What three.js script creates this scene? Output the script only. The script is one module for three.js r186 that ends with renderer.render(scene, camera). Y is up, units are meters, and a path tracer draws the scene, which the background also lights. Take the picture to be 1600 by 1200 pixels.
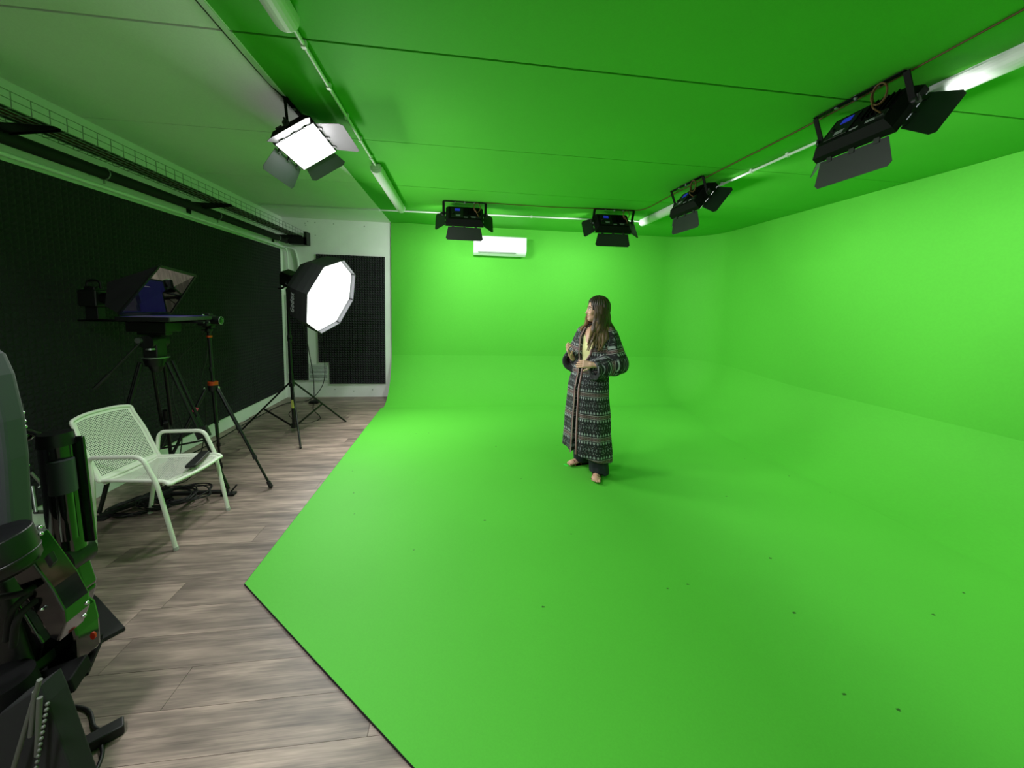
import * as THREE from 'three';
import { mergeGeometries } from 'three/addons/utils/BufferGeometryUtils.js';
import { RoundedBoxGeometry } from 'three/addons/geometries/RoundedBoxGeometry.js';
import { TextGeometry } from 'three/addons/geometries/TextGeometry.js';
import { FontLoader } from 'three/addons/loaders/FontLoader.js';
import { RectAreaLightUniformsLib } from 'three/addons/lights/RectAreaLightUniformsLib.js';

// ------------------------------------------------------------------ camera, exposure
RectAreaLightUniformsLib.init();
const scene = new THREE.Scene();
scene.background = new THREE.Color(0x000000);
const renderer = new THREE.WebGLRenderer({ antialias: true });
renderer.toneMapping = THREE.LinearToneMapping;
renderer.toneMappingExposure = 1.0;
renderer.shadowMap.enabled = true;

const EYE = 1.56, FPX = 600, CY = 538;                 // ultra-wide phone lens: focal length and lens centre in pixels of 1600x1200
const YAW = -0.1352, PITCH = 0.0965, ROLL = 0.0247;
const camera = new THREE.PerspectiveCamera(90, 4 / 3, 0.02, 60);
camera.setViewOffset(1600, 1200, 0, 600 - CY, 1600, 1200);
camera.position.set(0, EYE, 0);
const CR = (() => {                                     // rows: camera right, down, forward in (x, -y, -z)
  const [ca, sa, cb, sb, cc, sc] = [Math.cos(YAW), Math.sin(YAW), Math.cos(PITCH), Math.sin(PITCH), Math.cos(ROLL), Math.sin(ROLL)];
  const mul = (A, B) => A.map((r) => [0, 1, 2].map((j) => r[0] * B[0][j] + r[1] * B[1][j] + r[2] * B[2][j]));
  return mul([[cc, -sc, 0], [sc, cc, 0], [0, 0, 1]], mul([[1, 0, 0], [0, cb, -sb], [0, sb, cb]], [[ca, 0, sa], [0, 1, 0], [-sa, 0, ca]]));
})();
camera.quaternion.setFromRotationMatrix(new THREE.Matrix4().makeBasis(
  new THREE.Vector3(CR[0][0], -CR[0][1], -CR[0][2]), new THREE.Vector3(-CR[1][0], CR[1][1], CR[1][2]), new THREE.Vector3(-CR[2][0], CR[2][1], CR[2][2])));
const V = (x, y, z) => new THREE.Vector3(x, y, z);
function ray(px, py) {                                  // direction of a photo pixel
  const q = [(px - 800) / FPX, (py - CY) / FPX, 1];
  const d = [0, 1, 2].map((j) => CR[0][j] * q[0] + CR[1][j] * q[1] + CR[2][j] * q[2]);
  return V(d[0], -d[1], -d[2]);
}
const atZ = (px, py, z) => { const d = ray(px, py); return V(0, EYE, 0).addScaledVector(d, z / d.z); };
const atX = (px, py, x) => { const d = ray(px, py); return V(0, EYE, 0).addScaledVector(d, x / d.x); };
const atY = (px, py, y) => { const d = ray(px, py); return V(0, EYE, 0).addScaledVector(d, (y - EYE) / d.y); };

// light strengths (radiance of the lamp faces)
const LED_RADIANCE = 92, OCTA_RADIANCE = 35, BACKLIGHT_RADIANCE = 128, NEAR_RADIANCE = 185;

// ------------------------------------------------------------------ helpers
let seed = 12345;
const rnd = () => { seed = (seed * 1664525 + 1013904223) >>> 0; return seed / 4294967296; };
const rr = (a, b) => a + (b - a) * rnd();
const used = new Map();
function numbered(name) { const n = used.get(name) ?? 0; used.set(name, n + 1); return n ? `${name}_${String(n).padStart(3, '0')}` : name; }
function clean(g) {
  if (g.index) g = g.toNonIndexed();
  if (!g.attributes.normal) g.computeVertexNormals();
  if (!g.attributes.uv) g.setAttribute('uv', new THREE.BufferAttribute(new Float32Array(g.attributes.position.count * 2), 2));
  for (const k of Object.keys(g.attributes)) if (!['position', 'normal', 'uv', 'color'].includes(k)) g.deleteAttribute(k);
  return g;
}
const merge = (gs) => { gs = (Array.isArray(gs) ? gs.flat(3) : [gs]).map(clean); return gs.length === 1 ? gs[0] : mergeGeometries(gs); };
function mesh(name, gs, m, parent) {
  const o = new THREE.Mesh(gs.isBufferGeometry ? gs : merge(gs), m);
  o.name = parent && parent !== scene ? name : numbered(name);
  o.castShadow = o.receiveShadow = true;
  (parent ?? scene).add(o);
  return o;
}
const part = (name, gs, m, parent, label) => { const o = mesh(name, gs, m, parent); if (label) o.userData.label = label; return o; };
function tag(o, label, category, group) { o.userData.label = label; o.userData.category = category; if (group) o.userData.group = group; return o; }
function thing(name, label, category, pos = [0, 0, 0], turn = 0, group) {
  const o = new THREE.Group(); o.name = numbered(name); o.position.set(...pos); o.rotation.y = turn; scene.add(o);
  return tag(o, label, category, group);
}
function struct(name, gs, m, label, category = 'wall') { const o = mesh(name, gs, m); o.userData.kind = 'structure'; o.userData.label = label; o.userData.category = category; return o; }
const box = (x0, x1, y0, y1, z0, z1) => new THREE.BoxGeometry(x1 - x0, y1 - y0, z1 - z0).translate((x0 + x1) / 2, (y0 + y1) / 2, (z0 + z1) / 2);
const rbox = (x0, x1, y0, y1, z0, z1, r = 0.005, s = 2) => new RoundedBoxGeometry(x1 - x0, y1 - y0, z1 - z0, s, r).translate((x0 + x1) / 2, (y0 + y1) / 2, (z0 + z1) / 2);
const v3 = (p) => (p.isVector3 ? p : V(...p));
function rod(a, b, r1, r2 = r1, seg = 10) {
  a = v3(a); b = v3(b); const d = b.clone().sub(a), L = d.length();
  const g = new THREE.CylinderGeometry(r2, r1, L, seg, 1);
  g.applyQuaternion(new THREE.Quaternion().setFromUnitVectors(V(0, 1, 0), d.normalize()));
  return g.translate((a.x + b.x) / 2, (a.y + b.y) / 2, (a.z + b.z) / 2);
}
const ball = (p, r, s = 12) => { p = v3(p); return new THREE.SphereGeometry(r, s, Math.max(6, s >> 1)).translate(p.x, p.y, p.z); };
const tube = (pts, r, n = 40, seg = 7, closed = false) => new THREE.TubeGeometry(new THREE.CatmullRomCurve3(pts.map(v3), closed, 'centripetal'), n, r, seg, closed);
function bentTube(pts, r, bend, seg = 10) {             // straight runs with rounded corners
  pts = pts.map(v3); const path = new THREE.CurvePath(); let last = pts[0];
  for (let i = 1; i < pts.length - 1; i++) {
    const p = pts[i], a = pts[i - 1].clone().sub(p).normalize(), b = pts[i + 1].clone().sub(p).normalize();
    const s = p.clone().addScaledVector(a, bend), e = p.clone().addScaledVector(b, bend);
    path.add(new THREE.LineCurve3(last, s)); path.add(new THREE.QuadraticBezierCurve3(s, p, e)); last = e;
  }
  path.add(new THREE.LineCurve3(last, pts.at(-1)));
  return new THREE.TubeGeometry(path, 24 * pts.length, r, seg, false);
}
function beam(a, b, w, h, up = V(0, 1, 0), r = 0) {      // box from a to b, w wide, h tall
  a = v3(a); b = v3(b); const z = b.clone().sub(a), L = z.length(); z.normalize();
  const x = up.clone().cross(z).normalize(), y = z.clone().cross(x);
  const g = r ? new RoundedBoxGeometry(w, h, L, 2, r) : new THREE.BoxGeometry(w, h, L);
  return g.applyMatrix4(new THREE.Matrix4().makeBasis(x, y, z).setPosition(a.clone().add(b).multiplyScalar(0.5)));
}
function planarUV(g, scale = 1) {                       // uv in metres from the side a face points to
  g = clean(g); const p = g.attributes.position, n = g.attributes.normal, u = g.attributes.uv;
  for (let i = 0; i < p.count; i++) {
    const ax = Math.abs(n.getX(i)), ay = Math.abs(n.getY(i)), az = Math.abs(n.getZ(i));
    if (ay >= ax && ay >= az) u.setXY(i, p.getX(i) * scale, p.getZ(i) * scale);
    else if (ax >= az) u.setXY(i, p.getZ(i) * scale, p.getY(i) * scale);
    else u.setXY(i, p.getX(i) * scale, p.getY(i) * scale);
  }
  return g;
}
// ------------------------------------------------------------------ procedural textures
function hash(x, y, s) { let h = (x * 374761393 + y * 668265263 + s * 974711) | 0; h = Math.imul(h ^ (h >>> 13), 1274126177); return ((h ^ (h >>> 16)) >>> 0) / 4294967296; }
function vnoise(x, y, px, py, s) {                      // value noise, tiling with periods px, py
  const xi = Math.floor(x), yi = Math.floor(y), fx = x - xi, fy = y - yi, w = (t) => t * t * (3 - 2 * t), m = (a, n) => ((a % n) + n) % n;
  const a = hash(m(xi, px), m(yi, py), s), b = hash(m(xi + 1, px), m(yi, py), s), c = hash(m(xi, px), m(yi + 1, py), s), d = hash(m(xi + 1, px), m(yi + 1, py), s);
  const u = w(fx), v = w(fy); return (a + (b - a) * u) * (1 - v) + (c + (d - c) * u) * v;
}
function fbm(u, v, px, py, s, oct = 4) { let t = 0, a = 0.5, n = 0; for (let o = 0; o < oct; o++) { t += a * vnoise(u * px, v * py, px, py, s + o); n += a; a /= 2; px *= 2; py *= 2; } return t / n; }
function dataTex(w, h, fn, srgb = true) {
  const d = new Uint8Array(w * h * 4);
  for (let j = 0; j < h; j++) for (let i = 0; i < w; i++) { const c = fn((i + 0.5) / w, (j + 0.5) / h), k = (j * w + i) * 4; for (let q = 0; q < 3; q++) d[k + q] = Math.max(0, Math.min(255, c[q])); d[k + 3] = 255; }
  const t = new THREE.DataTexture(d, w, h); t.wrapS = t.wrapT = THREE.RepeatWrapping; t.magFilter = THREE.LinearFilter; t.minFilter = THREE.LinearMipmapLinearFilter; t.generateMipmaps = true;
  if (srgb) t.colorSpace = THREE.SRGBColorSpace; t.needsUpdate = true; return t;
}
const grey = (f, w = 256, h = 256) => dataTex(w, h, (u, v) => { const g = 255 * f(u, v); return [g, g, g]; }, false);
const lin = (r, g, b) => new THREE.Color().setRGB(r, g, b);
const std = (color, roughness = 0.6, extra = {}) => new THREE.MeshStandardMaterial({ color, roughness, side: THREE.DoubleSide, ...extra });
const phys = (color, roughness, extra = {}) => new THREE.MeshPhysicalMaterial({ color, roughness, side: THREE.DoubleSide, ...extra });

const orange = grey((u, v) => fbm(u, v, 48, 48, 7, 3));                       // fine paint stipple
orange.repeat.set(1, 1);
const M = {};
const paintVar = (r, g, b, s) => dataTex(512, 512, (u, v) => { const n = 1 + 0.05 * (fbm(u, v, 5, 5, s, 5) - 0.5) + 0.025 * (hash(Math.floor(u * 512), Math.floor(v * 512), s) - 0.5); return [r * n, g * n, b * n]; });
const greenTex = paintVar(82, 180, 54, 3); greenTex.repeat.set(0.4, 0.4);
const greenFloorTex = dataTex(1024, 1024, (u, v) => {                          // floor paint with scuffs and small specks of dirt
  let n = 1 + 0.06 * (fbm(u, v, 6, 6, 21, 5) - 0.5) + 0.03 * (hash(Math.floor(u * 1024), Math.floor(v * 1024), 5) - 0.5);
  const c = [Math.floor(u * 26), Math.floor(v * 26)], dx = u * 26 - c[0] - hash(c[0], c[1], 41), dy = v * 26 - c[1] - hash(c[0], c[1], 42);
  if (hash(c[0], c[1], 43) < 0.035 && dx * dx + dy * dy * 2 < 0.0028 * (0.3 + hash(c[0], c[1], 44))) n *= 0.5;
  return [82 * n, 180 * n, 54 * n];
}); greenFloorTex.repeat.set(0.25, 0.25);
M.green = phys(0xffffff, 0.75, { specularIntensity: 0.5, map: greenTex, bumpMap: orange, bumpScale: 0.0004 });
M.greenFloor = phys(0xffffff, 0.66, { specularIntensity: 0.6, map: greenFloorTex, bumpMap: orange, bumpScale: 0.0005 });
M.greenCeil = phys(0xffffff, 0.75, { specularIntensity: 0.5, map: paintVar(82, 180, 54, 9) });
M.white = std(0xffffff, 0.6, { map: paintVar(238, 240, 238, 11) });
M.whiteCeil = std(0xffffff, 0.7, { map: paintVar(234, 236, 232, 13) });
M.plasticWhite = phys(0xe9ebef, 0.3);
M.tubeCover = phys(0xd8ddd8, 0.5);
M.conduit = phys(0xe2e6e4, 0.4);
M.black = std(0x0b0c0d, 0.5);
M.blackMetal = phys(0x0d0e10, 0.38, { metalness: 0.2 });
M.ledBlack = phys(0x0a0b0b, 0.65, { specularIntensity: 0.25 });
M.blackGloss = phys(0x060708, 0.12, { clearcoat: 1, clearcoatRoughness: 0.06 });
M.blackCloth = std(0x26252a, 0.75);
M.dull = phys(0x060607, 0.7, { specularIntensity: 0.3 });
M.rubber = std(0x0c0c0d, 0.8);
M.cable = std(0x0b0b0c, 0.55);
M.cableBrown = std(0x5d3a1a, 0.6);
M.cableRed = std(0x4a1512, 0.6);
M.chrome = phys(0xc9ccd0, 0.2, { metalness: 1 });
M.zinc = phys(0x9aa09c, 0.4, { metalness: 0.85 });
M.dimMetal = phys(0x6a6e68, 0.6, { metalness: 0.6 });
M.orangeAl = phys(0xb4451a, 0.35, { metalness: 0.5 });
M.pink = std(0xd94a70, 0.6);
M.foam = std(0x222226, 0.95, { bumpMap: grey((u, v) => hash(Math.floor(u * 256), Math.floor(v * 256), 77)), bumpScale: 0.0015 });
M.chair = phys(0xdfe3d6, 0.42);
M.display = std(0x0a0d40, 0.3, { emissive: new THREE.Color(0x2a36c8), emissiveIntensity: 0.5 });
M.print = std(0x9a9da0, 0.7);
M.lens = phys(0x0a1a10, 0.05, { clearcoat: 1, metalness: 0.3 });
M.glow = std(0xffffff, 0.6, { emissive: new THREE.Color(1, 0.985, 1), emissiveIntensity: 4 });

// ------------------------------------------------------------------ room
const XL = -2.79, XR = 4.35, ZB = -6.61, HC = 2.875, GX = -1.13, ZF = 2.6;
{ // wooden floor: grey brown planks running across the room
  const floor = struct('floor', box(XL - 0.15, XR + 0.2, -0.14, -0.011, ZB - 0.15, ZF + 0.15), std(0x2a2622, 0.9), 'grey brown wood plank floor beside the green stage', 'floor');
  const mats = [0, 1, 2, 3, 4].map((k) => {
    const tone = [1, 0.93, 1.05, 0.97, 1.02][k], f = (u, v) => {
      const wob = 0.06 * fbm(u, v, 4, 3, 50 + k, 2), g = fbm(u, v + wob, 4, 12, 60 + k, 4), fine = fbm(u, v + wob, 14, 70, 80 + k, 2), knot = fbm(u, v, 6, 4, 90 + k, 4);
      return 0.62 + 0.26 * (g - 0.5) + 0.13 * (fine - 0.5) + 0.38 * (knot - 0.5);
    };
    const t = dataTex(512, 256, (u, v) => { const n = f(u, v) * tone / 0.62; return [136 * n, 119 * n, 111 * n]; });
    const b = grey((u, v) => f(u, v), 512, 256);
    return std(0xffffff, 0.46, { map: t, bumpMap: b, bumpScale: 0.0006 });
  });
  const W = 0.18, L = 1.25, gap = 0.0016;
  const geo = new THREE.BoxGeometry(1, 0.012, W - gap).toNonIndexed();
  for (let row = 0, z = -6.7; z < ZF; z += W, row++) {
    for (let x = XL - 1.3 * hash(row, 3, 5); x < 4.3; x += L) {
      const x0 = Math.max(x, XL), x1 = Math.min(x + L - gap, 4.35), zc = z + W / 2;
      if (x1 - x0 < 0.05) continue;
      const edge = zc < -2.2 ? -1.2 : -1.16 + (zc + 2.15) * 1.05;      // the stage covers the rest
      if (x0 > edge + 0.15 || zc - W > ZF) continue;
      const o = part('plank', geo, mats[Math.floor(rnd() * 5)], floor);
      o.position.set((x0 + x1) / 2, -0.006, zc); o.scale.x = x1 - x0;
    }
  }
}
struct('wall_left', planarUV(box(XL - 0.15, XL, -0.1, HC + 0.1, ZB - 0.15, ZF + 0.15)), M.white, 'white painted wall behind the long row of black foam');
const wallBack = struct('wall_back', planarUV(box(XL, XR + 0.2, -0.1, HC + 0.1, ZB - 0.15, ZB)), M.white, 'white painted end wall beside the green screen');
struct('wall_right', planarUV(box(XR + 0.06, XR + 0.2, -0.1, HC + 0.1, ZB, ZF + 0.15)), M.white, 'wall behind the green screen');
struct('wall_front', planarUV(box(XL, XR + 0.06, -0.1, HC + 0.1, ZF, ZF + 0.15)), M.white, 'white wall opposite the green end wall');
part('screw', [[-2.45, 2.80], [-2.41, 2.83], [-2.3, 2.82], [-2.02, 2.81], [-1.55, 2.8], [-2.44, 2.77], [-2.3, 2.62], [-2.05, 0.13], [-1.75, 0.1], [-1.45, 0.12]].map(([x, y]) => new THREE.CylinderGeometry(0.008, 0.008, 0.005, 8).rotateX(Math.PI / 2).translate(x, y, ZB + 0.002)), M.zinc, wallBack);
part('joint_strip', box(-1.94, -1.925, 2.35, 2.78, ZB, ZB + 0.0015), M.white, wallBack);
{ // ceiling of wide insulated panels, painted white on one side and green above the stage
  const ceil = struct('ceiling', box(XL - 0.15, XR + 0.2, HC + 0.02, HC + 0.14, ZB - 0.15, ZF + 0.15), std(0x5d7a58, 0.9), 'panelled ceiling, white over the wood floor and green over the stage', 'ceiling');
  const zs = [ZB, -5.74, -4.555, -3.375, -2.195, -1.0, 0.19, 1.38, ZF];
  for (let i = 0; i < zs.length - 1; i++) {
    const g = i === 3 ? 0.008 : 0.004;
    const z0 = zs[i] + (i ? (zs[i] === -2.195 ? 0.008 : 0.004) : 0), z1 = zs[i + 1] - g;
    part('panel', planarUV(box(XL, GX, HC, HC + 0.02, z0, z1), 0.4), M.whiteCeil, ceil, 'white ceiling panel');
    part('panel', planarUV(box(GX, XR + 0.06, HC, HC + 0.02, z0, z1), 0.4), M.greenCeil, ceil, 'green ceiling panel');
  }
}
const trim = struct('trim_1', box(-1.165, -1.135, HC - 0.006, HC, -2.78, ZF), M.conduit, 'thin pale strip on the ceiling where white meets green', 'trim');
tag(mesh('ceiling_wire', tube([[-1.17, HC - 0.006, 1.5], [-1.172, HC - 0.006, -1], [-1.168, HC - 0.006, -2], [-1.16, HC - 0.006, -2.7], [-1.13, HC - 0.02, -2.78]], 0.004, 40, 5), M.cable), 'thin dark wire along the pale ceiling strip to the lit lamp', 'cable');

// ------------------------------------------------------------------ green screen: floor, cove and walls in one sheet
{
  const per = [];                                       // perimeter of the wall: x, z, inward normal, cove reach, cove height
  const RC = 0.73, cx = XR - RC, cz = -6.58 + RC;
  for (let i = 0; i <= 24; i++) per.push([GX + (cx - GX) * i / 24, -6.58, 0, 1, 0.74, 0.72]);
  for (let i = 1; i < 16; i++) { const a = i / 16 * Math.PI / 2; per.push([cx + RC * Math.sin(a), cz - RC * Math.cos(a), -Math.sin(a), Math.cos(a), 0.722, 0.72 - 0.03 * i / 16]); }
  for (let i = 0; i <= 40; i++) { const z = cz + (0.85 - cz) * i / 40, k = Math.min(1, (z - cz) / 1.6), s = k * k * (3 - 2 * k); per.push([XR, z, -1, 0, 0.722 + 0.33 * s, 0.69 - 0.07 * s]); }
  const NT = 18, TE = 1.43, grid = (fn, n) => {
    const pos = [], uv = [], idx = [];
    let s = 0; per.forEach((p, i) => { if (i) s += Math.hypot(p[0] - per[i - 1][0], p[1] - per[i - 1][1]); for (let j = 0; j <= n; j++) { const [ins, y] = fn(p, j / n); pos.push(p[0] + p[2] * ins, y, p[1] + p[3] * ins); uv.push(s * 0.4, (y - ins) * 0.4); } });
    for (let i = 0; i < per.length - 1; i++) for (let j = 0; j < n; j++) { const a = i * (n + 1) + j, b = a + n + 1; idx.push(a, b, a + 1, b, b + 1, a + 1); }
    const g = new THREE.BufferGeometry(); g.setAttribute('position', new THREE.Float32BufferAttribute(pos, 3)); g.setAttribute('uv', new THREE.Float32BufferAttribute(uv, 2)); g.setIndex(idx); g.computeVertexNormals(); return g;
  };
  const prof = (p, t) => { const a = t * TE; return [p[4] * (1 - Math.sin(a) / Math.sin(TE)), 0.01 + (p[5] - 0.01) * (1 - Math.cos(a)) / (1 - Math.cos(TE))]; };
  const cove = grid(prof, NT), wall = grid((p, t) => [0, p[5] + (HC - p[5]) * t], 3);
  // end faces of the sheet at its free left edge
  const cap = [], T = 0.03, q = [];
  for (let j = 0; j <= NT; j++) q.push(prof(per[0], j / NT)); q.push([0, HC]);
  for (let j = 0; j < q.length - 1; j++) {
    const a = q[j], b = q[j + 1], nx = -(b[1] - a[1]), ny = -(a[0] - b[0]) * -1, l = Math.hypot(nx, ny), ox = nx / l * T * 0.5, oy = -ny / l * T * 0.3;
    const A = [GX, Math.max(a[1], 0), -6.58 + a[0]], B = [GX, b[1], -6.58 + b[0]], C = [GX, Math.max(0, b[1] + oy), -6.58 + Math.max(b[0] + ox, -T + 0.002)], D = [GX, Math.max(0, a[1] + oy), -6.58 + Math.max(a[0] + ox, -T + 0.002)];
    const g = new THREE.BufferGeometry(); g.setAttribute('position', new THREE.Float32BufferAttribute([...A, ...B, ...C, ...A, ...C, ...D], 3)); g.computeVertexNormals(); cap.push(g);
  }
  const cyc = thing('cyclorama', 'seamless green screen cyclorama of floor, curved cove and walls', 'green screen');
  cyc.userData.kind = 'structure';
  part('wall_sheet', wall, M.green, cyc, 'green painted wall sheet');
  part('cove', cove, M.green, cyc, 'curved green cove');
  part('edge', cap, M.green, cyc, 'edge of the green sheet');
  // stage floor, a thin green board with a dark cut edge
  const out = [[-1.16, -2.15], [-1.16, -5.83]];
  per.forEach((p) => { out.push([Math.max(p[0] + p[2] * p[4], -1.16), p[1] + p[3] * p[4]]); });
  out.push([2.0, 0.85]);
  const sh = new THREE.Shape(out.map(([x, z]) => new THREE.Vector2(x, -z)));
  part('stage_floor', planarUV(new THREE.ShapeGeometry(sh).rotateX(-Math.PI / 2).translate(0, 0.01, 0)), M.greenFloor, cyc, 'flat green stage floor');
  const e = [[out[1], out[0]], [out[0], out.at(-1)], [out.at(-1), [3.3, 0.85]], [[-1.13, -5.83], out[1]]];
  part('board_edge', e.map(([a, b]) => beam([a[0], 0.0047, a[1]], [b[0], 0.0047, b[1]], 0.004, 0.0094)), std(0x0c100c, 0.9), cyc, 'dark cut edge of the stage board');
}
tag(mesh('floor_mark', new THREE.BoxGeometry(0.014, 0.0015, 0.055).rotateY(0.55).translate(1.057, 0.0112, -3.575), std(0x19e64a, 0.5)), 'small bright green tape mark on the stage floor', 'tape');

// ------------------------------------------------------------------ acoustic foam
function foam(name, label, w, h, cell, depth, place, group, notch) {      // pyramid foam sheet in its own x (width) y (height) plane
  const pos = [], nx = Math.round(w / cell), ny = Math.round(h / cell), cw = w / nx, ch = h / ny, b = depth * 0.45;
  for (let i = 0; i < nx; i++) for (let j = 0; j < ny; j++) {
    const x0 = i * cw, x1 = x0 + cw, y0 = j * ch, y1 = y0 + ch, c = [(x0 + x1) / 2, (y0 + y1) / 2, depth];
    if (notch && notch((x0 + x1) / 2, (y0 + y1) / 2)) continue;
    const k = [[x0, y0, b], [x1, y0, b], [x1, y1, b], [x0, y1, b]];
    for (let q = 0; q < 4; q++) pos.push(...k[q], ...k[(q + 1) % 4], ...c);
    const cut = [j === 0, i === nx - 1, j === ny - 1, i === 0].map((e, q) => e || (notch && notch(c[0] + [0, cw, 0, -cw][q], c[1] + [-ch, 0, ch, 0][q])));
    for (let q = 0; q < 4; q++) if (cut[q]) { const A = k[q], B = k[(q + 1) % 4]; pos.push(A[0], A[1], 0, B[0], B[1], 0, ...B, A[0], A[1], 0, ...B, ...A); }
  }
  const g = new THREE.BufferGeometry(); g.setAttribute('position', new THREE.Float32BufferAttribute(pos, 3)); g.computeVertexNormals();
  const uv = []; for (let i = 0; i < pos.length; i += 3) uv.push(pos[i] * 3, pos[i + 1] * 3); g.setAttribute('uv', new THREE.Float32BufferAttribute(uv, 2));
  const o = mesh(name, g, M.foam); place(o); tag(o, label, 'acoustic panel', group); return o;
}
const zEdges = [-6.5, -5.58, -4.57, -3.56, -2.55, -1.54, -0.53, 0.48, 1.49];
for (let i = 0; i < zEdges.length - 1; i++)
  foam('acoustic_panel', i ? 'black pyramid foam panel on the long wall behind the teleprompter' : 'black foam panel on the long wall next to the room corner', zEdges[i + 1] - zEdges[i] - 0.004, 2.22, 0.042, 0.018,
    (o) => { o.rotation.y = Math.PI / 2; o.position.set(XL + 0.001, 0.155, zEdges[i + 1]); }, i ? 'foam panels lining the long wall' : undefined);
foam('acoustic_panel', 'large black foam panel on the white end wall behind the octagonal softbox', 1.055, 2.1, 0.04, 0.04, (o) => o.position.set(-2.29, 0.226, ZB + 0.001), undefined, (x, y) => x < 0.148 && y < 0.34);
foam('acoustic_panel', 'narrow black foam panel in the corner behind the light stand', 0.3, 1.4, 0.04, 0.04, (o) => o.position.set(-2.755, 0.285, ZB + 0.001));

{ // air vent
  const g = thing('vent_grille', 'small white louvred air vent low on the end wall', 'vent', [-2.3, 0.265, ZB]);
  part('frame', [box(-0.15, 0.15, 0, 0.012, 0, 0.012), box(-0.15, 0.15, 0.273, 0.285, 0, 0.012), box(-0.15, -0.138, 0, 0.285, 0, 0.012), box(0.138, 0.15, 0, 0.285, 0, 0.012)], M.conduit, g);
  part('backing', box(-0.14, 0.14, 0.005, 0.28, 0, 0.002), std(0x4a524e, 0.8), g);
  const sl = new THREE.BoxGeometry(0.276, 0.003, 0.018).rotateX(0.6);
  for (let i = 0; i < 12; i++) { const s = part('slat', sl, M.conduit, g); s.position.set(0, 0.024 + i * 0.0216, 0.008); }
}
{ // air conditioner
  const g = thing('air_conditioner', 'white wall mounted air conditioner high on the green wall', 'air conditioner', [0.635, 2.405, -6.58]);
  const sh = new THREE.Shape(); sh.moveTo(0, 0.3); sh.lineTo(0.17, 0.3); sh.quadraticCurveTo(0.2, 0.298, 0.2, 0.26); sh.lineTo(0.205, 0.09); sh.quadraticCurveTo(0.2, 0.045, 0.15, 0.02); sh.lineTo(0.1, 0.0); sh.lineTo(0, 0.02); sh.closePath();
  part('body', new THREE.ExtrudeGeometry(sh, { depth: 0.86, bevelEnabled: true, bevelSize: 0.004, bevelThickness: 0.005, bevelSegments: 2, curveSegments: 10 }).translate(0, 0, -0.43).rotateY(-Math.PI / 2), M.plasticWhite, g);
  part('louvre', beam([-0.36, 0.047, 0.192], [0.26, 0.047, 0.192], 0.012, 0.035, V(0, 0.8, -0.6)), std(0x9aa39c, 0.5), g, 'pale grey outlet flap');
  part('front_panel', rbox(-0.42, 0.42, 0.095, 0.285, 0.2, 0.209, 0.004), M.plasticWhite, g);
}
// ------------------------------------------------------------------ batten lamps and white conduits under the ceiling
function batten(label, x, z0, z1) {                      // switched off tube lamp with a clear ribbed cover
  const L = z1 - z0, g = thing('batten_light', label, 'ceiling light', [x, HC, (z0 + z1) / 2], 0, undefined);
  part('tray', rbox(-0.042, 0.042, -0.03, 0, -L / 2, L / 2, 0.008), M.plasticWhite, g);
  const sh = new THREE.Shape(); sh.moveTo(-0.05, 0); for (let i = 0; i <= 10; i++) { const a = Math.PI - i / 10 * Math.PI; sh.lineTo(0.05 * Math.cos(a), -0.012 - 0.045 * Math.sin(a)); } sh.lineTo(0.05, 0); sh.closePath();
  part('cover', new THREE.ExtrudeGeometry(sh, { depth: L - 0.03, bevelEnabled: true, bevelSize: 0.006, bevelThickness: 0.012, bevelSegments: 3 }).translate(0, -0.028, -(L - 0.03) / 2), M.tubeCover, g, 'pale translucent cover');
  for (const e of [-1, 1]) part('end_cap', rbox(-0.03, 0.03, -0.05, -0.005, e * L / 2 - 0.012, e * L / 2 + 0.012, 0.006), M.plasticWhite, g);
  for (let k = -2; k <= 2; k++) part('clip', rbox(0.043, 0.058, -0.04, -0.015, k * L / 5 - 0.012, k * L / 5 + 0.012, 0.003), M.plasticWhite, g);
  return g;
}
batten('unlit white batten lamp over the stage edge, its rounded end before the conduit', -0.8, -2.02, -0.45);
batten('unlit white batten lamp over the stage edge nearest the end wall', -0.805, -5.48, -3.9);
batten('white batten lamp on the green ceiling beside the far corner of the green screen', 2.62, -5.47, -3.92);
batten('white batten lamp on the green ceiling between two panel lights facing the side wall', 2.68, -2.0, -0.42);
function conduit(label, a, b, r = 0.011) {
  const n = 5, A = v3(a), B = v3(b), g = thing('ceiling_conduit', label, 'conduit', [0, 0, 0]);
  part('pipe', rod(A, B, r, r, 10), M.conduit, g);
  for (let i = 0; i < n; i++) { const p = A.clone().lerp(B, (i + 0.5) / n); part('clip', rbox(p.x - 0.014, p.x + 0.014, p.y - 0.015, HC, p.z - 0.014, p.z + 0.014, 0.004), M.conduit, g); }
}
conduit('white conduit between the two batten lamps at the stage edge', [-0.8, HC - 0.02, -2.02], [-0.805, HC - 0.02, -3.89]);
conduit('white conduit between the batten lamps on the green screen side', [2.67, HC - 0.02, -2.0], [2.62, HC - 0.02, -3.92]);
conduit('long white conduit crossing the ceiling in front of the end wall', [-2.74, HC - 0.016, -5.79], [2.6, HC - 0.016, -5.5]);
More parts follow.
